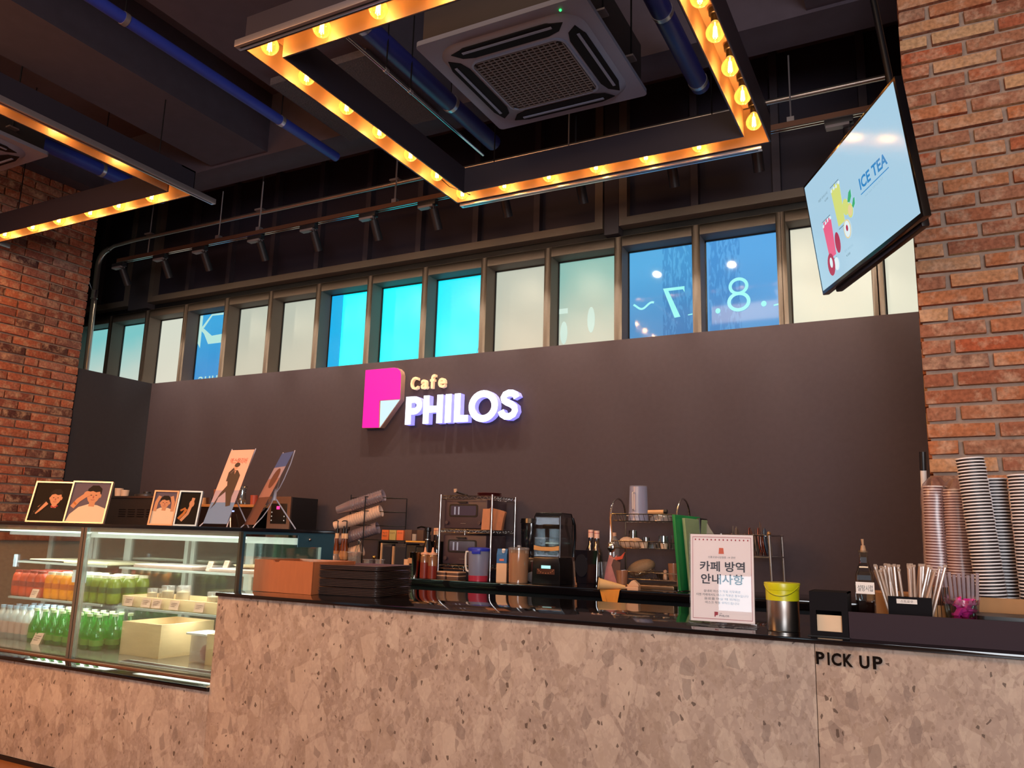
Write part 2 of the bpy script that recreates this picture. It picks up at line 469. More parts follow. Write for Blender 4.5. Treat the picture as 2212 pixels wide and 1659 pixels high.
# ================================================================== THE SETTING
FL = 0.11
struct('floor', MB().box(-9, 4, -4.2, 5.4, FL - 0.1, FL), mat('wood_floor', '8a5a34', 0.35, noise=0.25, scale=6, stretch=(1, 8, 1)))
struct('ceiling', MB().box(-9, 4, -4.2, 5.7, 4.60, 4.7), CEIL)
struct('wall_back', MB().box(-6.47, 1.2, 5.0, 5.17, FL, 2.61), BLACKWALL)
struct('wall_side', MB().box(-6.62, -6.471, 4.26, 5.17, FL, 2.61), SIDEWALL)
struct('wall_rear', MB().box(-9, 3.3, -4.15, -4.05, FL, 2.35).box(-9, 3.3, -4.15, -4.05, 3.85, 4.6), mat('rear_plaster', 'c2a98e', .8, noise=.1))
w = bpy.data.objects.new('window_20', None); COL.objects.link(w); w.location = (-1.135, -4.04, 1.24); w['kind'] = 'structure'
part('window_frame', MB().box(-1.355, -1.315, -4.05, -4.02, 1.20, 1.67).box(-.955, -.915, -4.05, -4.02, 1.20, 1.67).box(-1.315, -.955, -4.05, -4.02, 1.63, 1.67).box(-1.315, -.955, -4.05, -4.02, 1.20, 1.24), FRAMEM, w)
part('pane', MB().box(-1.315, -.955, -4.045, -4.035, 1.24, 1.63), mat('daylit_pane', '000000', .2, emit='cfeeff', es=5), w)
struct('wall_recess', MB().box(-8.5, -8.35, 4.0, 5.7, FL, 4.6), BLACKWALL)
struct('wall_behind_windows', MB().box(-8.35, 1.2, 5.45, 5.6, FL, 4.6), CEIL)
struct('wall_far_right', MB().box(3.2, 3.3, -4.05, 5.6, FL, 4.6), mat('rear_plaster'))
struct('trim_1', MB().box(-8.35, 1.2, 5.165, 5.21, FL, 2.55), BLACKWALL)

BR_A = m_brick('old_brick_left', ['b0674e', 'b86e54', '94584a', 'b2644c', 'a8786a', '5c3c3a', 'b8705a', 'a86048'])
BR_B = m_brick('old_brick_right', ['bc6a48', 'a8755c', '9e6048', 'c4825a', 'cca47c', 'b66040', '96705e', 'c07850', 'b89070'])


def brick_mesh(L_, Hh, D, seed):
    rnd = random.Random(seed); mb = MB()
    j = lambda: rnd.uniform(-0.0025, 0.0025)
    vs = [(x * L_ / 2 + j(), y * D / 2, z * Hh / 2 + j()) for z in (-1, 1) for y in (-1, 1) for x in (-1, 1)]
    mb.add(vs, [(0, 2, 3, 1), (4, 5, 7, 6), (0, 1, 5, 4), (2, 6, 7, 3), (0, 4, 6, 2), (1, 3, 7, 5)])
    return mb.mesh('brick', [BR_B if seed >= 100 else BR_A], bevel=0.003)


# left brick wall, plane x = -6.47, runs along y
wl = struct('wall_left', MB().box(-8.35, -6.48, -1.0, 4.25, FL, 4.6), MORTAR)
BL, BH, JP = 0.222, 0.060, 0.0735
meshes = {(k, h): brick_mesh(BL / (2 if h else 1) - (0.006 if h else 0), BH, 0.03, k + (50 if h else 0)) for k in range(6) for h in (0, 1)}
stuffL = MB(); cntL = 0
row = 0; z = 1.18
cand = []
while z < 4.58:
    y = 4.25 - 0.004
    half = row % 2 == 1
    first = True
    while y > 1.2:
        h = 1 if (first and half) else 0
        if first is False and random.random() < 0.06: h = 1
        ln = (BL / 2 - 0.006) if h else BL
        cand.append((y - ln / 2, z, h, ln)); y -= ln + 0.012; first = False
    row += 1; z += JP
vis = [c for c in cand if c[0] > 3.02 + (c[1] - 1.2) * 0.02]
vis.sort(key=lambda c: -c[0])
for i, c in enumerate(cand):
    pass
keep = set(id(c) for c in vis[:296])
for c in cand:
    if id(c) in keep:
        o = bpy.data.objects.new('brick', meshes[(random.randrange(6), c[2])]); COL.objects.link(o); o.parent = wl
        o.location = (-6.475 + random.uniform(-0.003, 0.004), c[0], c[1]); o.rotation_euler = (random.uniform(-0.006, 0.006), 0, PI / 2)
    else:
        stuffL.box(-6.488, -6.46 + random.uniform(-0.002, 0.003), c[0] - c[3] / 2, c[0] + c[3] / 2, c[1] - BH / 2, c[1] + BH / 2)
part('bricks_joined', stuffL, BR_A, wl, kind='stuff')

# right brick pillar, face at y = 3.6
wr = struct('wall_right', MB().box(0.0, 1.4, 3.61, 5.0, FL, 4.6), MORTAR)
BL2, BH2, JP2 = 0.232, 0.052, 0.0682
meshes2 = {(k, h): brick_mesh(BL2 / (2 if h else 1) - (0.012 if h else 0), BH2, 0.03, 100 + k + (50 if h else 0)) for k in range(6) for h in (0, 1)}
row = 0; z = 1.02 + 0.034
stuffR = MB()
while z < 4.58:
    x = -0.010; first = True
    while x < 1.35:
        h = 1 if (first and row % 2) else 0
        ln = (BL2 / 2 - 0.012) if h else BL2
        if x < 0.55:
            o = bpy.data.objects.new('brick', meshes2[(random.randrange(6), h)]); COL.objects.link(o); o.parent = wr
            o.location = (x + ln / 2, 3.605 + random.uniform(-0.004, 0.003), z + random.uniform(-0.002, 0.002)); o.rotation_euler = (0, random.uniform(-0.008, 0.008), 0)
        else:
            stuffR.box(x, x + ln, 3.592, 3.62, z - BH2 / 2, z + BH2 / 2)
        x += ln + 0.019; first = False
    # returns on the pillar's left side
    y = 3.60 + (0.13 if row % 2 else 0.06); 
    while y < 4.9:
        stuffR.box(-0.012, 0.01, y, min(y + BL2, 4.95), z - BH2 / 2, z + BH2 / 2); y += BL2 + 0.015
    row += 1; z += JP2
part('bricks_joined', stuffR, BR_B, wr, kind='stuff')

# ceiling beams (dark boxes running towards the window wall)
for i, (x0, x1, y0, y1, z0) in enumerate([(-4.95, -4.36, -1, 4.15, 4.12), (-3.62, -2.72, -1, 4.15, 4.08), (-0.45, 0.1, -1, 4.15, 4.12), (-8.3, 1.3, 4.15, 4.42, 4.10), (-7.3, -6.3, -1, 4.15, 4.15)]):
    o = struct('ceiling_beam', MB().box(x0, x1, y0, y1, z0, 4.6), BEAM)
# insulated end of the middle beam
struct('ceiling_beam', MB().box(-3.55, -2.8, 3.35, 4.14, 4.03, 4.09), mat('grey_insulation', '4c474c', 0.95, noise=0.4, scale=90, bump=0.8))

# windows: 14 openings, pitch .557, behind the parapet
WX = [(-7.525 - .50, -7.525), (-7.463, -6.963), (-6.898, -6.409), (-6.345, -5.853), (-5.793, -5.295), (-5.239, -4.733), (-4.675, -4.169), (-4.113, -3.610), (-3.553, -3.055), (-3.0, -2.503), (-2.448, -1.945), (-1.887, -1.379), (-1.322, -0.819), (-0.757, -0.261), (-0.195, 0.30)]
PN = {
    't': m_pane('pane_teal_white', '7cc4c4', 'cfd6c8', 1.0, split=0.5),
    'w': m_pane('pane_pale', 'd4d8c8', 'dad8c6', 1.0),
    'c': m_pane('pane_cream', 'b9bfb0', 'cdc5ae', 1.0, split=0.3),
    'k': m_pane('pane_blue_print', '38a4dc', '2f8fd0', 1.0, 0.06),
    'y': m_pane('pane_cyan', '00f2ff', '00f6ff', 1.25),
    'Y': m_pane('pane_cyan_deep', '00e2ff', '30f6ff', 1.15, split=0.4),
    'g': m_pane('pane_green_grey', '86b8ae', 'c2c8b6', 1.0, split=0.5),
    'b': m_pane('pane_blue_seven', '58b0e6', '4a92cc', 0.95, 0.055, wet=(0.5, 0.98)),
    'd': m_pane('pane_blue_eight', '5cacea', '549cd8', 0.95, 0.055, wet=(0.04, 0.47)),
    'W': m_pane('pane_white', 'd6d4c0', 'dcdcc6', 1.0),
}
WK = 'tttwkccyyYcgbdWW'[1:]
WK = ['t', 't', 'w', 'k', 'c', 'c', 'y', 'y', 'Y', 'c', 'g', 'b', 'd', 'W', 'W']
WHITEGLY = mat('pale_vinyl_print', '000000', 0.4, emit='8ff4f0', es=1.0)
GREYGLY = mat('faint_vinyl_print', '000000', 0.4, emit='bfeee4', es=0.9)
ZB, ZH = 2.30, 3.36
for i, (x0, x1) in enumerate(WX):
    w = bpy.data.objects.new('window_%d' % (i + 1), None); COL.objects.link(w); w.location = ((x0 + x1) / 2, 5.215, ZB); w['kind'] = 'structure'
    e = 0.0295
    fr = MB()
    fr.box(x0 - e, x0, 5.215, 5.40, ZB, ZH + 0.075); fr.box(x1, x1 + e, 5.215, 5.40, ZB, ZH + 0.075)
    fr.box(x0, x1, 5.215, 5.40, ZH, ZH + 0.075)
    part('window_frame', fr, FRAMEM, w, bevel=0.002)
    gk = MB(); gk.box(x0, x0 + 0.008, 5.35, 5.362, ZB, ZH); gk.box(x1 - 0.008, x1, 5.35, 5.362, ZB, ZH); gk.box(x0, x1, 5.35, 5.362, ZH - 0.008, ZH)
    part('gasket', gk, BLACK, w)
    p = part('pane', MB().box(x0, x1, 5.363, 5.372, ZB, ZH), PN[WK[i]], w)
    fn = lambda u, v, w_: (u, 5.3615 - w_, v)
    if WK[i] == 'b':
        g = MB()
        g.prism(stroke([(-1.85 + .0127 * q_, 2.940 - .021 * math.sin(PI * (q_ / 6.0 - .5) + .6)) for q_ in range(13)], 0.015), fn, 0, .001)
        g.prism([(-1.630, 3.052), (-1.474, 3.052), (-1.474, 3.008), (-1.486, 3.030), (-1.590, 3.030), (-1.506, 2.832), (-1.548, 2.828)], fn, 0, .001)
        g.prism([(-1.452, 2.842), (-1.42, 2.846), (-1.42, 2.838), (-1.452, 2.835)], fn, 0, .001)
        part('lettering', g, WHITEGLY, w, label='pale mirrored print of a tilde and a 7')
    if WK[i] == 'd':
        g = MB()
        g.prism(ell(-1.243, 2.845, 0.017, 0.019), fn, 0, .001); g.prism(ell(-0.936, 2.862, 0.018, 0.020), fn, 0, .001)
        ring(g, -1.10, 3.005, 0.067, 0.062, 0.022, fn, 0, .001); ring(g, -1.10, 2.895, 0.078, 0.070, 0.024, fn, 0.0012, .002)
        g.prism([(-0.873, 2.848), (-0.842, 2.853), (-0.842, 2.842), (-0.873, 2.838)], fn, 0, .001)
        part('lettering', g, WHITEGLY, w, label='pale print of an 8 between two dots')
    if WK[i] == 'k':
        g = MB()
        g.prism([(-6.345, 3.35), (-6.30, 3.35), (-6.30, 3.02), (-6.345, 3.08)], fn, 0, .001)
        g.prism([(-6.31, 3.22), (-6.18, 3.35), (-6.02, 3.35), (-6.02, 3.33), (-6.17, 3.335), (-6.27, 3.22)], fn, 0.0012, .002)
        g.prism([(-6.31, 3.24), (-6.25, 3.20), (-6.15, 3.13), (-5.90, 3.14), (-5.90, 3.05), (-6.19, 3.05), (-6.26, 3.16), (-6.31, 3.20)], fn, 0.0024, .003)
        g.prism([(-5.90, 3.14), (-5.90, 3.35), (-5.96, 3.35), (-5.96, 3.13)], fn, 0.0036, .004)
        add_text(g, 'auu', fn, -6.28, 2.66, h=0.07, w=0.26, depth=0.0)
        part('lettering', g, GREYGLY, w, label='large pale letter strokes seen from behind')
    if WK[i] == 'g':
        g = MB()
        g.prism(ell(-2.18, 2.88, 0.03, 0.10, 14), fn, 0, .001); g.prism([(-2.44, 2.95), (-2.37, 2.95), (-2.37, 2.99), (-2.44, 2.99)], fn, 0, .001); g.prism(ell(-2.40, 2.80, 0.03, 0.09, 12), fn, 0, .001)
        part('lettering', g, mat('ghost_print', '000000', 0.5, emit='c8e2d6', es=1.0), w)
    if i == 7 - 1:
        part('shadow_strip', MB().box(x0 + 0.008, x0 + 0.13, 5.356, 5.361, ZB, ZH - .008), mat('cyan_shadow', '000000', .4, emit='08b0ea', es=1.0), w)  # shadow on the cyan pane painted as a deeper strip
    if i == 8:
        part('cable', MB().tube([(-3.16, 5.355, 2.62), (-3.15, 5.355, 2.70), (-3.125, 5.355, 2.78), (-3.09, 5.355, 2.84), (-3.06, 5.355, 2.87)], 0.002, 5), mat('cyan_line', '1a8ec0', .5), w)

# upper row of dark glazing above the film windows
for k, (x0, x1) in enumerate([(-8.3, -7.21), (-6.90, -2.02), (-1.894, 0.3)]):
    w = bpy.data.objects.new('window_%d' % (16 + k), None); COL.objects.link(w); w.location = ((x0 + x1) / 2, 5.215, 3.50); w['kind'] = 'structure'
    fr = MB(); fr.box(x0, x1, 5.17, 5.26, 3.50, 3.56); fr.box(x0, x0 + 0.06, 5.17, 5.26, 3.56, 4.6); fr.box(x1 - 0.06, x1, 5.17, 5.26, 3.56, 4.6)
    part('window_frame', fr, FRAMEM, w)
    n = max(1, round((x1 - x0) / 0.57))
    for q in range(1, n):
        xm = x0 + (x1 - x0) * q / n
        part('mullion', MB().box(xm - 0.025, xm + 0.025, 5.18, 5.26, 3.56, 4.6), mat('upper_mullion', '393139', 0.6), w)
    for q in range(n):
        part('pane', MB().box(x0 + (x1 - x0) * q / n + 0.025, x0 + (x1 - x0) * (q + 1) / n - 0.025, 5.24, 5.25, 3.56, 4.6), DARKGLASS, w)
struct('trim_2', MB().box(-8.35, 1.2, 5.27, 5.45, 3.42, 3.55), BLACK)
struct('trim_3', MB().box(-7.2, -6.91, 5.18, 5.3, 3.45, 4.6).box(-2.01, -1.90, 5.18, 5.3, 3.45, 4.6), mat('dark_column_paint', '332c31', .8))

# ================================================================== COUNTER
ct = thing('service_counter', 'long stone-fronted service counter with thin polished black top', 'counter', (-2.1, 3.1, FL))
part('body', MB().box(-2.84, 1.4, 2.70, 3.50, FL, 0.984).box(-6.45, -2.84, 2.70, 3.40, FL, 0.596), mat('counter_core', '1a1818', 0.8), ct)
for x0, x1, z1 in ((-0.349, 1.4, 0.984), (-2.848, -0.351, 0.984), (-6.45, -2.8485, 0.58)):
    part('stone_panel', MB().box(x0, x1, 2.66, 2.70, 0.132, z1), STONE, ct, bevel=0.0008)
part('plinth', MB().box(-6.45, 1.4, 2.655, 2.70, FL, 0.130), BLACK, ct)
part('counter_top', MB().box(-2.85, 1.4, 2.645, 3.53, 0.985, 1.0), GRANITE, ct, bevel=0.002)
part('case_ledge', MB().box(-6.45, -2.849, 2.645, 3.42, 0.583, 0.60), GRANITE, ct, bevel=0.002)
pk = MB(); fnp = lambda u, v, w_: (u, 2.660 - w_, v)
for ch, x0, wd in (('P', -.347, .024), ('I', -.3145, .0055), ('C', -.3035, .027), ('K', -.271, .026), ('U', -.227, .027), ('P', -.191, .026)):
    q = MB(); add_text(q, ch, fnp, x0, 0.926 - (0.001 if ch == 'U' else 0), h=0.036, w=wd, depth=0.004, bold=0.03)
    part('letter', q, mat('black_acrylic', '08080a', 0.12), ct)

bb = thing('back_bar', 'long dark worktop against the wall behind the service counter', 'worktop', (-2.5, 4.7, FL))
part('worktop', MB().box(-6.45, -0.02, 4.44, 4.99, 0.955, 1.0), GRANITE, bb, bevel=0.002)
part('cabinet_front', MB().box(-6.45, -0.02, 4.50, 4.98, FL, 0.955), BLACK, bb)

# ================================================================== CAFE SIGN
sg = thing('cafe_sign', 'lit cafe sign with pink folded-page emblem on the dark wall', 'sign', (-3.25, 4.99, 2.08))
fs = lambda u, v, w_: (u, 4.999 - w_, v)
PINK = mat('lit_pink_acrylic', '000000', 0.4, emit='ff12a4', es=1.25)
LITW = mat('lit_white_acrylic', '000000', 0.4, emit='e6efff', es=2.6)
LITF = mat('lit_fold_acrylic', '000000', 0.4, emit='cdeef6', es=1.1)
CREAM = mat('cream_letter', 'e8c49c', 0.5, emit='d8b894', es=0.55)
RETURN = mat('letter_return', '9aa0c8', 0.4, emit='8f86ff', es=1.1)
WARMRET = mat('emblem_return', 'b08a78', 0.45)


def letter(name, poly, face, ret, d=0.055, extra=None):
    o = part(name, MB().prism(poly, fs, 0.0, d), ret, sg)
    part('lit_face', MB().prism(poly, fs, d + 0.0005, d + 0.0035), face, o)
    return o


em = [(-3.913, 2.083), (-3.915, 2.540), (-3.645, 2.540), (-3.610, 2.533), (-3.585, 2.512), (-3.574, 2.478), (-3.572, 2.291), (-3.766, 2.291), (-3.757, 2.078)]
body = [(-3.913, 2.080), (-3.915, 2.542), (-3.645, 2.542), (-3.608, 2.535), (-3.583, 2.513), (-3.571, 2.479), (-3.570, 2.285), (-3.742, 2.076)]
e_ = part('emblem', MB().prism(body, fs, 0, .052), WARMRET, sg)
part('pink_page', MB().prism(em, fs, .053, .058), PINK, e_)
part('white_fold', MB().prism([(-3.752, 2.286), (-3.574, 2.286), (-3.746, 2.080)], fs, .053, .057), LITF, e_)
ZP, HP, SW = 2.090, 0.213, 0.050


def bowlP(x):
    pts = [(x, ZP), (x, ZP + HP), (x + .075, ZP + HP)]
    r = 0.066; cx, cz = x + .075, ZP + HP - r
    pts += [(cx + r * math.cos(t), cz + r * math.sin(t)) for t in [PI / 2 - PI * i / 12 for i in range(1, 13)]]
    pts += [(x + SW, ZP + HP - 2 * r), (x + SW, ZP)]
    return pts


def letterP(x):
    # outline with a counter: two prisms (stem + bowl ring) merged in one mesh
    def shape(d0, d1):
        m = MB(); m.prism([(x, ZP), (x + SW, ZP), (x + SW, ZP + HP), (x, ZP + HP)], fs, d0, d1)
        r = 0.069; cx, cz = x + .078, ZP + HP - r
        arc = [(x + SW, ZP + HP - .024), (cx, ZP + HP - .024)] + [(cx + (r - .024) * math.cos(t), cz + (r - .024) * math.sin(t)) for t in [PI / 2 - PI * i / 12 for i in range(1, 12)]] + [(cx, cz - r + .024), (x + SW, cz - r + .024)]
        m.prism(stroke(arc, .048), fs, d0, d1); return m
    o = part('letter', shape(0, .055), RETURN, sg); part('lit_face', shape(.0555, .0585), LITW, o)


letterP(-3.512)


def rects(rs):
    def sh(d0, d1):
        m = MB()
        for a in rs: m.prism([(a[0], a[2]), (a[1], a[2]), (a[1], a[3]), (a[0], a[3])], fs, d0, d1)
        return m
    o = part('letter', sh(0, .055), RETURN, sg); part('lit_face', sh(.0555, .0585), LITW, o)


rects([(-3.352, -3.352 + SW, ZP, ZP + HP), (-3.232, -3.182, ZP, ZP + HP), (-3.302, -3.232, ZP + .082, ZP + .132)])
rects([(-3.158, -3.108, ZP, ZP + HP)])
rects([(-3.080, -3.030, ZP, ZP + HP), (-3.030, -2.962, ZP, ZP + .05)])
m0 = MB(); ring(m0, -2.838, ZP + .108, .120, .116, .05, fs, 0, .055); o = part('letter', m0, RETURN, sg)
m0 = MB(); ring(m0, -2.838, ZP + .108, .120, .116, .05, fs, .0555, .0585); part('lit_face', m0, LITW, o)
S = [(.062, .150), (.052, .172), (.030, .184), (.0, .186), (-.026, .176), (-.038, .156), (-.032, .136), (-.010, .122), (.022, .108), (.048, .088), (.052, .062), (.040, .038), (.012, .024), (-.02, .026), (-.044, .040), (-.056, .066)]
Sp = stroke([(-2.634 + u * 1.05, ZP - .002 + v * 1.04) for u, v in S], .048)
letter('letter', Sp, LITW, RETURN)
for ch, x0, x1, h in (('C', -3.500, -3.432, .100), ('a', -3.404, -3.345, .074), ('f', -3.322, -3.276, .108), ('e', -3.250, -3.186, .076)):
    q = MB(); add_text(q, ch, fs, x0, 2.361, h=h, w=x1 - x0, depth=.03, bold=.018)
    part('small_letter', q, CREAM, sg)

# ================================================================== BULB FRAME LIGHTS
INNER = mat('fixture_inner_tan', '8f7258', 0.45, metal=0.1, noise=0.08, scale=4)
OUTER = mat('fixture_outer_dark', '2a2530', 0.5, metal=0.2)
ALU = mat('aluminium_track', 'c3bcc0', 0.3, metal=0.85)
BULBG = clear('amber_bulb_glass', 'ffe2b0', 0.25, 0.05)
BULBG.node_tree.nodes['Material Output']
nt = BULBG.node_tree
_em = nt.nodes.new('ShaderNodeEmission'); _em.inputs[0].default_value = lin('ffb04a'); _em.inputs[1].default_value = 0.85
_ad = nt.nodes.new('ShaderNodeAddShader'); _o = nt.nodes['Material Output']; _src = _o.inputs[0].links[0].from_socket
nt.links.new(_src, _ad.inputs[0]); nt.links.new(_em.outputs[0], _ad.inputs[1]); nt.links.new(_ad.outputs[0], _o.inputs[0])
FILA = mat('glowing_filament', '000000', 0.5, emit='ffd27a', es=26)
bulb_data = bpy.data.lights.new('bulb_light', 'POINT'); bulb_data.energy = BULB_W; bulb_data.color = BULB_COL; bulb_data.shadow_soft_size = 0.012
prof = [(0.0, -0.041), (0.012, -0.0395), (0.024, -0.033), (0.034, -0.022), (0.0405, -0.006), (0.0405, 0.006), (0.036, 0.020), (0.027, 0.034), (0.018, 0.045), (0.0135, 0.056)]
bm_glass = MB().lathe(prof, 18).mesh('bulb', [BULBG])
bm_sock = MB().lathe([(0.0, .052), (.016, .052), (.0175, .060), (.0175, .085), (.026, .088), (.028, .112)], 14).mesh('socket', [BLACK])
_f = MB()
for a in range(5):
    t = 2 * PI * a / 5; _f.cyl((.010 * math.cos(t), .010 * math.sin(t), -.022), (.006 * math.cos(t + .4), .006 * math.sin(t + .4), .030), .0022, n=5)
_f.cyl((0, 0, -.02), (0, 0, .05), .003, n=6)
bm_fil = _f.mesh('filament', [FILA])


def bulb(parent, x, y, z, on=True):
    b = bpy.data.objects.new('bulb', bm_glass); COL.objects.link(b); b.parent = parent; b.location = Vector((x, y, z)) - wloc(parent)
    for nm, me in (('socket', bm_sock), ('filament', bm_fil)):
        c = bpy.data.objects.new(nm, me); COL.objects.link(c); c.parent = b
    l = bpy.data.objects.new('bulb_glow', bulb_data); COL.objects.link(l); l.parent = parent; l.location = Vector((x, y, z)) - wloc(parent)


def light_frame(root, x0, x1, y0, y1, z, wd, ht, tracks):
    """rectangular ring of downward U channels, outer box x0..x1, y0..y1, bottom z"""
    t = 0.010
    for k, (a0, a1, b0, b1, ax) in enumerate([(x0, x1, y0, y0 + wd, 'x'), (x0, x1, y1 - wd, y1, 'x'), (x0, x0 + wd, y0 + wd, y1 - wd, 'y'), (x1 - wd, x1, y0 + wd, y1 - wd, 'y')]):
        inn = MB(); out = MB()
        lo, hi = (b0, b1) if ax == 'x' else (a0, a1)
        def bx(mb, p0, p1, q0, q1, c0, c1):  # p along, q across
            if ax == 'x': mb.box(p0, p1, q0, q1, c0, c1)
            else: mb.box(q0, q1, p0, p1, c0, c1)
        A0, A1 = (a0, a1) if ax == 'x' else (b0, b1)
        outer_lo = (k == 0 or k == 2)
        o_ext = (A0, A1) if ax == 'x' else (A0 - wd, A1 + wd); i_ext = (A0 + (wd - t if ax == 'x' else 0), A1 - (wd - t if ax == 'x' else 0))
        # inner skin (tan) and outer skin (dark) of both flanges, and the channel top
        for q0, is_out in ((lo, outer_lo), (hi - t, not outer_lo)):
            e0, e1 = o_ext if is_out else i_ext
            mid = q0 + t / 2; tt = t if is_out else 0
            into_hi = (q0 == lo)
            bx(inn, e0 + tt, e1 - tt, mid if into_hi else q0, q0 + t if into_hi else mid, z, z + ht - t)
            bx(out, e0 + (.0004 if ax == 'y' and is_out else 0), e1 - (.0004 if ax == 'y' and is_out else 0), q0 if into_hi else mid, mid if into_hi else q0 + t, z - 0.0005, z + ht)
        bx(inn, A0 + t, A1 - t, lo + t, hi - t, z + ht - t - .004, z + ht - t)
        bx(out, A0, A1, lo + t / 2, hi - t / 2, z + ht - t, z + ht)
        r = part('rail', out, OUTER, root); part('inner_lining', inn, INNER, r)
    for tr in tracks:
        tx0, tx1, ty0, ty1, tz = tr
        m = MB().box(tx0, tx1, ty0, ty1, tz, tz + .034)
        o = part('track_bar', m, ALU, root, bevel=.003)
        if tx1 - tx0 > ty1 - ty0: g = MB().box(tx0 + .02, tx1 - .02, (ty0 + ty1) / 2 - .004, (ty0 + ty1) / 2 + .004, tz - .001, tz + .002)
        else: g = MB().box((tx0 + tx1) / 2 - .004, (tx0 + tx1) / 2 + .004, ty0 + .02, ty1 - .02, tz - .001, tz + .002)
        part('slot', g, BLACK, o)
    for (px, py) in ((x0 + .3, y0 + .06), (x1 - .3, y0 + .06), (x0 + .3, y1 - .06), (x1 - .3, y1 - .06)):
        part('hanging_rod', MB().cyl((px, py, z + ht), (px, py, 4.6), .004, n=6), BLACKM, root)


fx = thing('bulb_frame_light', 'square hanging frame light of amber bulbs around the air conditioner', 'ceiling light', (-1.65, 3.24, 3.40), group='frame lights with amber bulbs')
light_frame(fx, -2.635, -0.660, 2.315, 4.160, 3.40, 0.128, 0.165, [(-2.625, -0.715, 4.175, 4.215, 3.385), (-2.64, -0.80, 2.262, 2.300, 3.385)])
for x in [-2.551 + .304 * i for i in range(6)]:
    bulb(fx, x, 4.085, 3.428); 
for x in [-2.540 + .303 * i for i in range(6)]: bulb(fx, x, 2.375, 3.428)
for y in (2.642, 2.943, 3.223, 3.519, 3.80): bulb(fx, -2.56, y, 3.432)
for y in (2.60, 2.878, 3.133, 3.419, 3.690, 3.966): bulb(fx, -0.712, y, 3.43)
part('loose_cable', MB().tube([(-2.60, 3.82, 3.53), (-2.57, 3.86, 3.43), (-2.545, 3.92, 3.40), (-2.54, 3.98, 3.41), (-2.555, 4.04, 3.43), (-2.50, 4.10, 3.41)], .003, 5), BLACK, fx)
fy = thing('bulb_frame_light', 'frame light of amber bulbs beside the left brick wall', 'ceiling light', (-5.2, 2.4, 3.40), group='frame lights with amber bulbs')
light_frame(fy, -6.27, -4.145, 1.30, 3.350, 3.40, 0.115, 0.165, [(-4.130, -4.090, 1.30, 3.49, 3.385), (-6.30, -6.275, 1.30, 3.44, 3.385)])
for x in (-6.10, -5.755, -5.45, -5.10, -4.80, -4.47): bulb(fy, x, 3.29, 3.43)
for y in (1.7, 2.1, 2.5, 2.9): bulb(fy, -4.205, y, 3.475); bulb(fy, -6.21, y, 3.44)
for x in (-5.9, -5.5, -5.1, -4.7, -4.3): bulb(fy, x, 1.36, 3.44)

# ================================================================== AIR CONDITIONERS
PANEL = mat('aircon_panel', '7d88a4', 0.45)  # blue tint of the ambient light put into the panel colour
PDARK = mat('aircon_vane', '0f0d10', 0.7, spec=.15)
CASING = mat('aircon_casing', '332e2f', 0.6, metal=0.2, noise=0.1, scale=10)


def rrect(cx, cy, hx, hy, r, n=6):
    pts = []
    for sx, sy, a in ((1, 1, 0), (-1, 1, PI / 2), (-1, -1, PI), (1, -1, 3 * PI / 2)):
        for i in range(n + 1):
            t = a + PI / 2 * i / n
            pts.append((cx + sx * (hx - r) + r * math.cos(t), cy + sy * (hy - r) + r * math.sin(t)))
    return pts


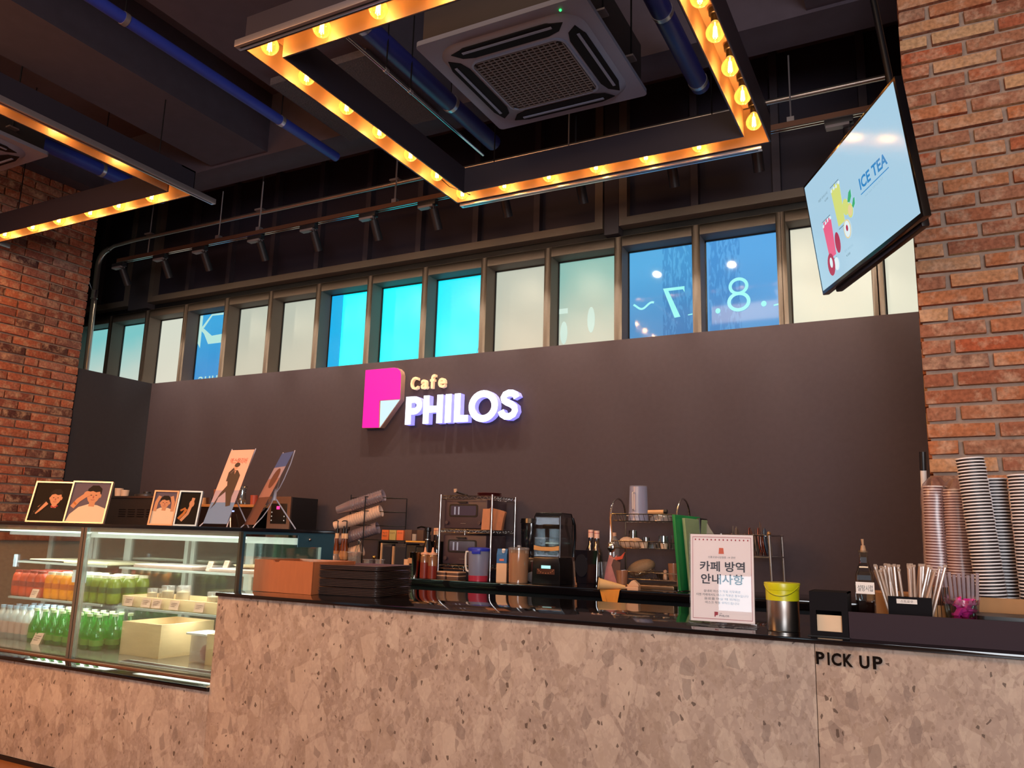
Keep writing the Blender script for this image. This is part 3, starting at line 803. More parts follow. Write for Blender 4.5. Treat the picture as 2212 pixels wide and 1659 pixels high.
def aircon(label, cx, cy, z):
    root = thing('ceiling_air_conditioner', label, 'air conditioner', (cx, cy, z), group='ceiling air conditioners')
    fz = lambda u, v, w_: (cx + u, cy + v, z + w_)
    H_ = 0.447
    part('casing', MB().box(cx - .42, cx + .42, cy - .42, cy + .42, z + .045, z + .31), CASING, root, bevel=.004)
    part('panel', MB().prism(rrect(0, 0, H_, H_, .025), fz, 0.02, .045), PANEL, root)
    # raised centre: stepped octagonal cushion
    c = MB(); oc = rrect(0, 0, .385, .385, .13); ic = rrect(0, 0, .36, .36, .12)
    n = len(oc)
    vs = [fz(*p, .02) for p in oc] + [fz(*p, -.002) for p in ic]
    c.add(vs, [(i, (i + 1) % n, n + (i + 1) % n, n + i) for i in range(n)] + [list(range(n, 2 * n))], 0, False)
    part('raised_cover', c, PANEL, root)
    for sx, sy in ((0, 1), (0, -1), (1, 0), (-1, 0)):
        slot = [(u, .325 + v * 1.45) for u, v in [(-.30, .012), (-.26, -.022), (-.2, -.034), (.2, -.034), (.26, -.022), (.30, .012), (.22, .028), (-.22, .028)]]
        if sx: slot = [(v * sx, u) for u, v in slot]
        else: slot = [(u, v * sy) for u, v in slot]
        part('air_slot', MB().prism(slot, fz, -.006, .0), PDARK, root)
        vane = [(u, .333 + v) for u, v in [(-.24, -.006), (.24, -.006), (.24, .008), (-.24, .008)]]
        vane = [(v * sx, u) for u, v in vane] if sx else [(u, v * sy) for u, v in vane]
        part('vane', MB().prism(vane, fz, -.010, -.006), PANEL, root)
    part('grille_recess', MB().prism(rrect(0, 0, .25, .245, .05), fz, -.005, -.002), mat('grille_dark', '1c1517', 0.7), root)
    g = MB()
    for i in range(17):
        u = -.24 + .03 * i; h_ = .24 if abs(u) < .21 else .215
        g.box(cx + u - .0022, cx + u + .0022, cy - h_, cy + h_, z - .013, z - .005)
    for i in range(22):
        v = -.235 + .0224 * i; h_ = .245 if abs(v) < .2 else .22
        g.box(cx - h_, cx + h_, cy + v - .002, cy + v + .002, z - .012, z - .006)
    part('grille', g, mat('grille_bars', '6c6464', 0.5), root, kind='stuff')
    rg = MB(); rr = rrect(0, 0, .258, .253, .055); r2 = rrect(0, 0, .248, .243, .048); n = len(rr)
    rg.add([fz(*p, -.002) for p in rr] + [fz(*p, -.011) for p in rr] + [fz(*p, -.011) for p in r2] + [fz(*p, -.002) for p in r2],
           [f for i in range(n) for f in ((i, (i + 1) % n, n + (i + 1) % n, n + i), (n + i, n + (i + 1) % n, 2 * n + (i + 1) % n, 2 * n + i), (2 * n + i, 2 * n + (i + 1) % n, 3 * n + (i + 1) % n, 3 * n + i))])
    part('grille_rim', rg, PANEL, root)
    for sx, sy in ((-1, -1), (1, -1), (-1, 1), (1, 1)):
        part('bracket', MB().box(cx + sx * .44 - .02, cx + sx * .44 + .02, cy + sy * .2 - .03, cy + sy * .2 + .03, z + .09, z + .10), ALU, root)
        part('hanging_rod', MB().cyl((cx + sx * .44, cy + sy * .2, z + .1), (cx + sx * .44, cy + sy * .2, 4.6), .005, n=6), BLACKM, root)
    return root


ac = aircon('grey ceiling air conditioner inside the frame light around it', -1.674, 3.345, 3.60)
part('status_light', MB().sphere((-1.36, 2.945, 3.617), .006), mat('green_led', '000000', .5, emit='30ff70', es=2.5), ac)
part('drain_rod', MB().cyl((-1.66, 3.83, 3.62), (-1.66, 3.83, 3.46), .005, n=6), BLACKM, ac)
aircon('pale ceiling air conditioner cut off by the left edge of the photo', -5.39, 2.42, 3.60)

# ================================================================== PIPES
CLAMP = mat('pipe_clamp', 'b9b6bd', 0.3, metal=0.8)


def pipe(name, label, x, y0, y1, z, r, m_, clamps, group='pipes under the ceiling'):
    o = thing(name, label, 'pipe', (x, y0, z), group=group)
    part('tube', MB().cyl((x, y0, z), (x, y1, z), r, n=16), m_, o)
    for y in clamps:
        cb = part('clamp', MB().cyl((x, y - .014, z), (x, y + .014, z), r + .003, n=16), CLAMP, o)
        part('clamp_rod', MB().cyl((x, y, z + r), (x, y, 4.6), .004, n=6), BLACKM, cb)
    return o


pipe('ceiling_pipe', 'long blue pipe running left of the central frame light', -3.665, 0.5, 4.14, 3.93, .034, BLUEPIPE, (2.41, 3.58))
pipe('ceiling_pipe', 'thick dark blue pipe between left frame rail and air conditioner', -2.55, 1.5, 4.46, 3.95, .055, mat('dim_blue_pvc', '252a70', 0.4), (3.02, 3.9))
pipe('ceiling_pipe', 'dark blue pipe near the right bulb rail', -1.085, 1.5, 4.36, 3.95, .055, mat('dim_blue_pvc'), (3.60, 4.30))
pipe('ceiling_pipe', 'short stretch of blue pipe above the left frame light', -5.45, 2.6, 4.12, 3.93, .05, BLUEPIPE, (3.56,))
pipe('metal_conduit', 'thin bright metal conduit beside the thick dark blue pipe', -2.50, 1.9, 4.24, 3.75, .011, CHROME, (3.17, 3.4))

cd = thing('wall_conduit', 'silver conduit rising left of the windows and bending along the ceiling', 'conduit', (-6.93, 4.6, FL))
pts = [(-6.88, 4.6, FL), (-6.88, 4.6, 2.6), (-6.90, 4.6, 3.5), (-6.905, 4.6, 3.70)] + [(-6.905 + .14 * (1 - math.cos(t)), 4.6, 3.70 + .15 * math.sin(t)) for t in [PI / 2 * i / 6 for i in range(1, 7)]]
part('riser', MB().tube(pts, .026, 12), mat('galvanised_pipe', 'a9a3a0', 0.28, metal=0.9), cd)
part('riser_collar', MB().cyl((-6.90, 4.6, 3.38), (-6.90, 4.6, 3.46), .031, n=12), CHROME, cd)
part('straight_run', MB().tube([(-6.765, 4.6, 3.85), (-6.70, 4.6, 3.872), (-6.4, 4.6, 3.885), (-0.1, 4.6, 3.885)], .017, 10), mat('galvanised_pipe'), cd)
for x in (-6.21, -4.85, -3.47):
    part('hanger', MB().cyl((x, 4.6, 3.9), (x, 4.6, 4.6), .005, n=6).box(x - .04, x + .04, 4.57, 4.63, 3.902, 3.915).cyl((x, 4.6, 3.69), (x, 4.6, 3.87), .006, n=6), CLAMP, cd)
part('stay_wire', MB().tube([(-6.91, 4.58, 3.45), (-6.75, 4.3, 3.70), (-6.43, 4.2, 3.86)], .003, 5), CLAMP, cd)

# track with spotlights
tk = thing('lighting_track', 'long dark ceiling track carrying spotlights above the windows', 'lighting track', (-3.5, 4.5, 3.63))
part('track_rail', MB().box(-6.47, -0.12, 4.482, 4.518, 3.640, 3.672), mat('track_bronze', '6b4b3c', 0.4, metal=0.4), tk)
part('track_lip', MB().box(-6.47, -0.12, 4.484, 4.490, 3.633, 3.640).box(-6.47, -0.12, 4.510, 4.516, 3.633, 3.640), CHROME, tk)
for x in (-5.2, -4.74, -3.39, -2.0, -0.6):
    part('hanger', MB().cyl((x, 4.5, 3.672), (x, 4.5, 4.10), .005, n=6).box(x - .02, x + .02, 4.48, 4.52, 3.672, 3.70), CLAMP, tk)
SPOTBODY = mat('spot_body', '1e1d22', 0.45); SPOTEDGE = mat('spot_adapter_grey', '7c7476', 0.5)
LENS = mat('spot_lens', '000000', 0.3, emit='ffe9c4', es=420)
spot_data = bpy.data.lights.new('spot_beam', 'SPOT'); spot_data.energy = SPOT_W; spot_data.color = (1.0, .84, .64); spot_data.spot_size = math.radians(66); spot_data.spot_blend = .55; spot_data.shadow_soft_size = .008
adir = Vector((0, .50, -.86)).normalized()
base = Vector((0, 0, 0))
ad_m = MB().box(-.075, .075, -.022, .022, -.036, -.002).mesh('adapter', [SPOTBODY], .002)
ed_m = MB().box(-.070, .055, -.0235, .0235, -.052, -.036).mesh('adapter_edge', [SPOTEDGE], .001)
h0 = Vector((.05, .0, -.06)); h1 = h0 + adir * .155
hd_m = MB().cyl(h0, h1 - adir * .03, .032, n=18).cyl(h1 - adir * .03, h1, .032, n=18, caps=False).cyl(h1, h1 - adir * .029, .029, n=18, caps=False).cyl(h0 - adir * -.0 + Vector((0, 0, .02)), h0 + adir * .03, .008, n=8).mesh('head', [SPOTBODY])
ln_m = MB().cyl(h1 - adir * .014, h1 - adir * .010, .0285, n=18).mesh('lens', [LENS])
sroot = None
names = ['leftmost', 'second', 'third', 'fourth', 'fifth', 'sixth', 'seventh', 'eighth', 'ninth', 'tenth', 'eleventh', 'twelfth']
for i, x in enumerate((-6.45, -5.90, -5.41, -4.77, -4.21, -3.63, -3.10, -2.53, -1.97, -1.36, -0.85, -0.345)):
    lb = 'black track spotlight above the windows, %s from the left' % names[i]
    if i == 0: lb = 'black track spotlight above the windows, leftmost of the row'
    t = thing('track_spotlight', lb, 'spotlight', (x, 4.5, 3.634), group='spotlights on the ceiling track')
    for nm, me in (('adapter', ad_m), ('head', hd_m)):
        c = bpy.data.objects.new(nm, me); COL.objects.link(c); c.parent = t
        sub = ('adapter_edge', ed_m) if nm == 'adapter' else ('lens', ln_m)
        d = bpy.data.objects.new(sub[0], sub[1]); COL.objects.link(d); d.parent = c
    l = bpy.data.objects.new('spot_beam', spot_data); COL.objects.link(l); l.parent = t
    l.location = h1 - adir * .001; l.rotation_euler = adir.to_track_quat('-Z', 'Y').to_euler()

# ================================================================== TELEVISION
tv = thing('television', 'wall television tilted down showing an ice tea menu', 'television', (-.22, 3.456, 2.709))
a_, b_ = math.radians(-62.639), math.radians(7.317)
tv.rotation_euler = (Matrix.Rotation(a_, 3, 'Z') @ Matrix.Rotation(b_, 3, 'X')).to_euler()
ft = lambda u, v, w_: (u, -w_, v)
W2, H2 = .475, .2755
part('bezel', MB().prism([(-W2, -H2), (W2, -H2), (W2, H2), (-W2, H2)], ft, -.028, 0.002), mat('tv_bezel', '0c0a0c', 0.15), tv, bevel=.003, world=False)
part('back_shell', MB().prism([(-.40, -H2 - .012), (.40, -H2 - .012), (.40, .15), (-.40, .15)], ft, -.060, -.028), BLACK, tv, bevel=.008, world=False)
scr = mat('lcd_screen', '020202', 0.12, spec=0.5, emit='a9cde2', es=1.0)
part('screen', MB().prism([(-W2 + .016, -H2 + .018), (W2 - .016, -H2 + .018), (W2 - .016, H2 - .014), (-W2 + .016, H2 - .014)], ft, .002, .004), scr, tv, world=False)
g = MB()
TM = [mat('px_blue', '000000', .2, emit='2f86c4', es=1), mat('px_yellow', '000000', .2, emit='d4dc7c', es=1), mat('px_red', '000000', .2, emit='e85f86', es=1),
      mat('px_dark', '000000', .2, emit='5c7480', es=1), mat('px_green', '000000', .2, emit='3fae76', es=1), mat('px_crimson', '000000', .2, emit='b02a50', es=1),
      mat('px_peach', '000000', .2, emit='e6cf9a', es=1), mat('px_ice', '000000', .2, emit='dfeef2', es=1), mat('px_faint', '000000', .2, emit='8fb3c6', es=1)]
Z0 = .0045
fq = lambda u, v, w_: (u, -(Z0 + w_), v)
add_text(g, 'ICE TEA', fq, .072, .006, h=.050, w=.245, mi=0, bold=.03)
g.prism([(.070, -.013), (.318, -.013), (.318, -.009), (.070, -.009)], fq, 0, .0005, 0)
add_text(g, 'ice tea 아이스티', fq, .10, -.035, h=.012, w=.16, mi=8)


def glass_pic(x0, x1, z0, z1, mi, d):
    g.prism([(x0 + .012, z0), (x1 - .012, z0), (x1, z1), (x0, z1)], fq, d, d + .0003, mi)
    rnd = random.Random(int(x0 * 1000))
    for k in range(7):
        cx = x0 + (x1 - x0) * (k + .5) / 7; s_ = .010
        g.prism(ell(cx, z1 + rnd.uniform(-.004, .012), s_, s_ * .8, 6), fq, d + .0004, d + .0006, (7, mi)[k % 2])
    g.prism([(x0 - .001, z1 + .018), (x1 + .001, z1 + .018), (x1, z1 + .021), (x0, z1 + .021)], fq, d + .0007, d + .0009, 3)
    g.prism([(x0 + .012, z0 - .014), (x1 - .012, z0 - .014), (x1 - .012, z0 - .011), (x0 + .012, z0 - .011)], fq, d, d + .0003, 3)


glass_pic(-.192, -.100, -.050, .118, 1, 0)
glass_pic(-.335, -.240, -.150, .012, 2, .0002)
g.prism(ell(-.080, .000, .030, .036), fq, .001, .0012, 1); g.prism(ell(-.045, -.030, .026, .032), fq, .0013, .0015, 1)
g.prism(ell(-.045, -.030, .019, .024), fq, .0016, .0018, 6)
g.prism(ell(-.100, -.092, .034, .042), fq, .002, .0022, 6); g.prism(ell(-.100, -.092, .028, .036), fq, .0023, .0025, 7); g.prism(ell(-.100, -.088, .010, .014), fq, .0026, .0028, 5)
g.prism([(-.055, .012), (-.030, .045), (-.008, .050), (-.012, .020), (-.035, .002)], fq, .0016, .0018, 4)
g.prism([(-.020, -.020), (.002, .004), (.014, .004), (.008, -.022), (-.012, -.034)], fq, .0019, .0021, 4)
g.prism(ell(-.215, -.110, .026, .048), fq, .001, .0012, 5)
g.prism(ell(-.315, -.178, .038, .052), fq, .002, .0022, 5); g.prism(ell(-.312, -.170, .015, .024), fq, .0023, .0025, 7)
g.prism(ell(-.262, -.192, .024, .030), fq, .0013, .0015, 7)
add_text(g, '레몬 아이스티', fq, -.333, .128, h=.013, w=.105, mi=3); add_text(g, '4,500', fq, -.270, .104, h=.011, w=.04, mi=3)
add_text(g, '자두 아이스티', fq, -.168, -.178, h=.013, w=.085, mi=8); add_text(g, '4,500', fq, -.160, -.200, h=.011, w=.04, mi=3)
part('menu_picture', g, TM, tv, world=False)
part('mount_arm', MB().cyl((.10, .06, .0), (.16, .16, .0), .02, n=10).box(.02, .18, .055, .075, -.08, .08), BLACKM, tv, world=False)
part('drop_pole', MB().cyl((.16, .16, -.02), (.16, .16, 1.9), .014, n=10), BLACKM, tv, world=False)

# ================================================================== DISPLAY CASE
STAIN = mat('stainless_post', 'a6aba6', 0.25, metal=0.9)
TEAL = mat('case_side_board', '2c5566', 0.4)
ALUW = mat('pale_aluminium', 'b9c2be', 0.4, metal=0.3)
LED = mat('led_strip', 'ffffff', 0.3, emit='f4fff2', es=3.0)
CX0, CX1, CY0, CY1 = -5.60, -2.832, 2.75, 3.40
dc = thing('display_case', 'glass cake and drinks display case lit from inside, left of the counter', 'display case', (-4.2, 3.08, .60))
part('top_slab', MB().box(CX0, CX1 + .004, CY0 - .008, CY1, 1.268, 1.285), mat('case_top_black', '10151c', 0.12), dc, bevel=.001)
part('base_deck', MB().box(CX0, CX1, CY0 + .011, CY1, .6005, .618), mat('case_deck', '6d675a', 0.15, metal=0.3), dc)
part('vent_grille', MB().box(-3.63, -2.86, 2.795, 2.86, .6185, .622), ALUW, dc)
vg = MB()
for i in range(62): vg.box(-3.62 + i * .0122, -3.6145 + i * .0122, 2.80, 2.842, .6222, .6245)
part('grille_slots', vg, BLACK, dc, kind='stuff')
part('sill_rail', MB().box(CX0, CX1, CY0 - .006, CY0 + .010, .6005, .610), mat('copper_rail', '9c6f56', 0.3, metal=0.6), dc)
part('glass_front', MB().box(CX0, -3.975, CY0, CY0 + .006, .611, 1.266), GLASS, dc)
part('glass_front', MB().box(-3.925, CX1 - .012, CY0, CY0 + .006, .611, 1.266), GLASS, dc)
part('post', MB().box(-3.974, -3.952, CY0 - .004, CY0 + .022, .611, 1.266), STAIN, dc)
part('post', MB().box(-3.946, -3.926, CY0 - .004, CY0 + .022, .611, 1.266), STAIN, dc)
part('post', MB().box(CX1 - .012, CX1, CY0 - .004, CY0 + .012, .611, 1.266), mat('olive_post', '5f6458', 0.3, metal=.6), dc)
part('top_rail', MB().box(CX0, CX1 - .012, CY0 + .008, CY0 + .03, 1.245, 1.268), ALUW, dc)
part('side_glass', MB().box(CX1 - .008, CX1 - .003, CY0 + .012, CY1 - .02, .611, 1.266), GLASS, dc)
sb = MB(); fx_ = lambda u, v, w_: (CX1 - .003 + w_, u, v)
for poly in ([(2.762, 1.256), (3.40, 1.256), (3.40, 1.268), (2.762, 1.268)], [(3.126, 1.198), (3.40, 1.198), (3.40, 1.256), (3.126, 1.256)], [(3.305, .62), (3.40, .62), (3.40, 1.198), (3.305, 1.198)], [(2.762, .62), (2.776, .62), (2.776, 1.256), (2.762, 1.256)]):
    sb.prism(poly, fx_, 0, .004)
part('side_board', sb, TEAL, dc)
part('knob', MB().sphere((CX1 + .006, 3.205, 1.236), .008, 10, 6), CHROME, dc)
for x0, x1 in ((CX0 + .02, -3.99), (-3.93, -2.845)):
    for zz in (.862, 1.065):
        xx0 = x0 if x0 < -4 else x0 + .05
        part('glass_shelf', MB().box(max(xx0, -4.82), x1, 2.935, 3.33, zz - .007, zz), clear('shelf_glass', 'f0f7f4', 0.15), dc, label='glass shelf')
        part('shelf_edge', MB().box(max(xx0, -4.82), x1, 2.925, 2.934, zz - .010, zz + .001), ALUW, dc)
part('led_tube', MB().box(-5.5, -3.99, 2.80, 2.812, 1.235, 1.243), LED, dc)
part('led_tube', MB().box(-3.91, -2.86, 2.80, 2.812, 1.235, 1.243), LED, dc)
bd = MB()
for x in (-5.18, -4.76, -4.72, -4.43, -4.40, -3.905, -3.85, -3.415, -3.385, -2.90):
    bd.box(x, x + .03, 3.36, 3.385, .62, 1.23)
part('back_door_stiles', bd, ALUW, dc, kind='stuff')
part('back_head_rail', MB().box(CX0, CX1 - .01, 3.35, 3.39, 1.205, 1.240), mat('glowing_head_rail', 'f0f4ee', 0.4, emit='eef8ee', es=.7), dc, label='bright white head rail')  # door rail's brightness put in as a faint glow of its own
for x0, x1 in ((-5.15, -4.76), (-4.69, -4.43), (-4.37, -3.905), (-3.82, -3.415), (-3.355, -2.90)):
    part('back_door_glass', MB().box(x0, x1, 3.37, 3.374, .63, 1.205), clear('back_glass', 'b7cbc6', 0.25, diff=.18, dcol='8fb0ac'), dc)
for (x, y, z, sx, sy, p) in ((-4.6, 2.87, 1.255, 1.2, .10, CASE_W * 1.2), (-3.4, 2.87, 1.255, .9, .10, CASE_W * 1.1), (-4.4, 3.1, 1.05, .75, .2, CASE_W * .45), (-3.4, 3.1, 1.05, .8, .2, CASE_W * .45), (-4.4, 3.1, .848, .75, .2, CASE_W * .5), (-3.4, 3.1, .848, .8, .2, CASE_W * .5)):
    l = area('case_led', (x, y, z), (x, y + .0001, 0), sx, sy, p, (1.0, .97, .86)); l.parent = dc; l.location = Vector((x, y, z)) - wloc(dc)
tg = MB().box(-4.80, -4.775, 2.915, 2.922, 1.03, 1.10)
part('shelf_tag_holder', tg, mat('pale_blue_plastic', 'bcd4ea', .4, emit='a8c8e8', es=.35), dc)  # plastic holder brightened by a glow painted into its material

# bottles and cans in the case
WATERP = clear('water_bottle_plastic', 'ffffff', .2, .08, diff=.42, dcol='f8ffff')
CAPG = mat('grey_blue_cap', '9db2c8', .4); LABELP = mat('pink_grey_label', 'c7a59a', .6)
CAPW = mat('pale_green_cap', 'cfe0b0', .4)


def bottle(name, label, cat, prof, m_, cap, lab=None, loc=(0, 0, 0), group=None, n=14, text=None, liquid=None):
    t = thing(name, label, cat, loc, group=group)
    part('glass_body' if cat == 'bottle' else 'body', MB().lathe(prof, n), m_, t, world=False)
    if liquid: part('liquid', MB().lathe([(liquid[0] * .0, .004), (liquid[0], .004), (liquid[0], liquid[1])], n), liquid[2], t, world=False)
    if cap: part('cap', MB().lathe([(cap[0], cap[1]), (cap[0], cap[2])], 12), cap[3], t, world=False)
    if lab: part('paper_label', MB().lathe([(lab[0], lab[1]), (lab[0], lab[2])], n).mesh and MB().lathe([(lab[0] - .0003, lab[1]), (lab[0], lab[1] + .0002), (lab[0], lab[2])], n), lab[3], t, world=False)
    return t


wp = [(0.0, 0), (.026, 0), (.029, .006), (.029, .10), (.030, .115), (.027, .135), (.016, .155), (.0125, .163), (.0125, .172)]
w0 = bottle('water_bottle', 'clear water bottle with pink label, front row at the left', 'bottle', wp, WATERP, (.0145, .170, .186, CAPG), (.0296, .035, .098, LABELP), (-4.94, 2.98, .618), 'water bottles on the case floor')
k = 0
for r in range(3):
    for i in range(5):
        if r == 0 and i == 0: continue
        lb = 'clear water bottle, %s from the left in the %s row on the case floor' % (nth(i + 1), ('front', 'middle', 'back')[r])
        dup(w0, (-4.94 + .0635 * i + .012 * r, 2.98 + .085 * r, .618), rz=random.random() * 6, label=lb)
GREENG = clear('green_bottle_glass', '58d860', .2, .05, diff=.4, dcol='22b43c')
gp = [(0.0, 0), (.031, 0), (.033, .006), (.034, .07), (.031, .095), (.020, .125), (.0135, .148), (.012, .175)]
g0 = bottle('green_bottle', 'green glass bottle with pale cap, front row, first from the left', 'bottle', gp, GREENG, (.0142, .172, .186, CAPW), (.0345, .025, .055, mat('yellow_green_label', '5c8a30', .6)), (-4.60, 2.97, .618), 'green bottles on the case floor')
for r in range(3):
    for i in range(8):
        if r == 0 and i == 0: continue
        x = -4.60 + .078 * i + .02 * r
        if x > -3.93: continue
        dup(g0, (x, 2.97 + .082 * r, .618), rz=random.random() * 6, label='green glass bottle, %s from the left in the %s row on the case floor' % (nth(i + 1), ('front', 'middle', 'back')[r]))
cprof = [(0.0, 0), (.030, 0), (.034, .006), (.035, .03), (.034, .105), (.030, .122), (.023, .132)]
for nm, col, lcol, x0, cnt in (('red juice bottle', 'c6482c', '8e2f22', -4.86, 4), ('orange juice bottle', 'e8891c', 'c05c12', -4.55, 4), ('green juice bottle', '74862c', '3f5a28', -4.215, 4)):
    jm = mat(nm.replace(' ', '_'), col, .25, spec=.5, noise=.25, scale=20)
    c0 = bottle('juice_bottle', nm + ', leftmost in the front row of the lower left shelf', 'bottle', cprof, jm, (.0235, .130, .146, mat('cap_' + nm.split()[0], lcol if 'red' in nm else 'e4dcc0', .4)), (.0355, .055, .085, mat('label_' + nm.split()[0], lcol, .6)), (x0, 3.0, .862), nm + 's on the shelf')
    for r in range(3):
        for i in range(cnt):
            if r == 0 and i == 0: continue
            dup(c0, (x0 + .072 * i + .006 * r, 3.0 + .085 * r, .862), label=nm + ', %s from the left in the %s row of the lower left shelf' % (nth(i + 1), ('front', 'middle', 'back')[r]))
CARD = mat('card_tag', 'c49c86', .8, noise=.1, scale=60)
INK = mat('ink', '5a4038', .7)


def tag_card(label, x, y, z, w, h, lean=.25, yaw=0.0, m_=CARD, group='price cards in the display case'):
    o = thing('price_card', label, 'card', (x, y, z), yaw, group)
    T = Matrix.Rotation(-lean, 4, 'X')
    part('card', MB(T).box(-w / 2, w / 2, -.001, .001, 0, h), m_, o, world=False)
    m = MB(T)
    for q in range(3): m.box(-w * .33, w * (.33 - .1 * q), -.0016, -.001, h * (.68 - .17 * q), h * (.74 - .17 * q))
    part('printed_lines', m, INK, o, world=False)
    return o


tag_card('small brown card leaning before the green bottles', -4.50, 2.915, .618, .075, .065, .4)
tag_card('brown price card before the red and orange juice bottles', -4.62, 2.945, .862, .06, .05, .3)
box_w = thing('white_box', 'white carton standing between orange and green juice bottles', 'box', (-4.26, 2.962, .955))
part('carton', MB().box(-4.29, -4.19, 2.945, 2.962, .965, 1.03), mat('blue_white_card', 'c8dcec', .6), box_w)


def open_box(name, label, cat, x0, x1, y0, y1, z0, z1, m_, t=.010, rz=0, group=None, notch=False):
    o = thing(name, label, cat, ((x0 + x1) / 2, (y0 + y1) / 2, z0), 0, group)
    part('bottom', MB().box(x0 + t, x1 - t, y0 + t, y1 - t, z0, z0 + t), m_, o)
    if notch:
        xm = (x0 + x1) / 2; N_ = [(x0, z0), (x1, z0), (x1, z1), (xm - .02, z1), (xm - .03, z1 - .008), (xm - .055, z1 - .008), (xm - .065, z1), (x0, z1)]
        part('front_board', MB().prism(N_, lambda u, v, w_: (u, y0 + w_, v), 0, t), m_, o)
    else: part('front_board', MB().box(x0, x1, y0, y0 + t, z0, z1), m_, o, bevel=.0008)
    part('back_board', MB().box(x0, x1, y1 - t, y1, z0, z1), m_, o, bevel=.0008)
    part('side_board', MB().box(x0, x0 + t, y0 + t, y1 - t, z0, z1), m_, o, bevel=.0008)
    part('side_board', MB().box(x1 - t, x1, y0 + t, y1 - t, z0, z1), m_, o, bevel=.0008)
    o.rotation_euler[2] = rz
    return o


ob = open_box('wooden_crate', 'open pine crate on the floor of the display case', 'crate', -3.855, -3.555, 2.965, 3.31, .618, .785, PINE, .010)
ob2 = open_box('wooden_crate', 'second pale box behind the clear tub in the display case', 'crate', -3.24, -2.98, 2.98, 3.28, .618, .765, PINE, .010)
tb = thing('plastic_tub', 'clear plastic tub beside the pine crate in the display case', 'tub', (-3.32, 3.05, .618))
part('tub_body', MB().box(-3.365, -3.26, 2.99, 3.10, .62, .75), PLASTIC, tb, bevel=.006)
part('rim', MB().box(-3.385, -3.245, 2.975, 3.115, .752, .762), WHITEP, tb, bevel=.002)
part('pink_content', MB().sphere((-3.295, 3.03, .665), .028, 10, 7, sq=(1, 1, 1.4)), mat('pink_food', 'd8846c', .6), tb)
# dessert tray on lower right shelf
dt = open_box('dessert_tray', 'long low pine tray of dessert jars on the lower right shelf', 'tray', -3.865, -3.0, 2.955, 3.20, .863, .918, PINE, .010)
for i, x in enumerate((-3.80, -3.665, -3.585, -3.455, -3.275)):
    tag_card('brown price card on the dessert tray, %s from the left' % ('first', 'second', 'third', 'fourth', 'fifth')[i], x, 2.940, .868, .066, .046, .18)
JF = mat('cream_dessert', 'e8d4a4', .6, noise=.2, scale=30)
for i, (x, y, s, lb) in enumerate(((-3.73, 3.03, .8, 'small creamy dessert cup at the left of the tray'), (-3.665, 3.05, .8, 'small creamy dessert cup second on the tray'), (-3.60, 3.02, 1, 'tall glass dessert jar in front on the tray'), (-3.56, 3.09, 1, 'tall glass dessert jar behind its neighbours'), (-3.50, 3.03, 1, 'tall glass dessert jar with yellow layer'), (-3.28, 3.03, .85, 'dessert jar right of the empty space'), (-3.22, 3.05, .85, 'rightmost dessert jar on the tray'))):
    t = thing('dessert_jar', lb, 'jar', (x, y, .874), group='dessert jars on the tray')
    part('jar_glass', MB().lathe([(0, 0), (.028 * s, 0), (.031 * s, .004), (.033 * s, .10 * s), (.032 * s, .104 * s)], 14), PLASTIC, t, world=False)
    part('filling', MB().lathe([(0, .003), (.026 * s, .003), (.030 * s, .075 * s), (0, .083 * s)], 12), JF, t, world=False)
MARBLE = mat('pale_marble', 'cfc4c0', .3, noise=.1, scale=7)
WOODT = mat('grey_wood_board', '8c7468', .6, noise=.2, scale=14, stretch=(1, 6, 6))
for x0, x1, lb in ((-3.80, -3.36, 'grey-edged serving board on the upper right shelf, left one'), (-3.24, -2.93, 'grey-edged serving board under the oval plate')):
    o = thing('serving_board', lb, 'board', ((x0 + x1) / 2, 3.06, 1.0655), group='serving boards on the upper shelf')
    part('slab', MB().box(x0, x1, 2.95, 3.18, 1.0655, 1.081), WOODT, o, bevel=.002)
    part('white_top', MB().box(x0 + .004, x1 - .004, 2.954, 3.176, 1.0812, 1.085), MARBLE, o)
o = thing('oval_plate', 'shallow cream plate on the right serving board', 'plate', (-3.06, 3.07, 1.0855))
part('dish', MB().lathe([(0, .0), (.05, 0), (.09, .012), (.10, .018), (.09, .015), (.05, .004), (0, .004)], 24), mat('cream_ceramic', 'e6d4ac', .3), o, world=False)
tag_card('tilted price card between the two serving boards', -3.30, 3.0, 1.0655, .055, .050, .3, -.3)
tag_card('tilted price card left of the oval plate', -3.215, 3.03, 1.0855, .05, .036, .3, -.3)
o = thing('serving_board', 'thin white serving tray on the upper left shelf', 'board', (-4.5, 3.1, 1.0655))
part('slab', MB().box(-4.72, -4.02, 2.96, 3.28, 1.0655, 1.078), mat('warm_white_tray', 'dcd2b0', .4), o, bevel=.003)
part('dark_mat', MB().box(-4.76, -4.40, 2.945, 2.958, 1.0655, 1.074), BLACK, o)
# frame photographs on the case top
PHM = [mat('ph_dark', '17120f', .6, spec=.1), mat('ph_skin', 'c08a68', .6, spec=.15), mat('ph_hair', '1a1414', .6, spec=.15), mat('ph_black', '120f10', .6, spec=.15), mat('ph_grey', '5c5260', .6, spec=.15), mat('ph_white', 'd8c2a8', .6, spec=.15), mat('ph_red', 'a02430', .6, spec=.15), mat('ph_amber', 'b06a34', .6, spec=.15), mat('ph_lip', '9c5a50', .6, spec=.15)]


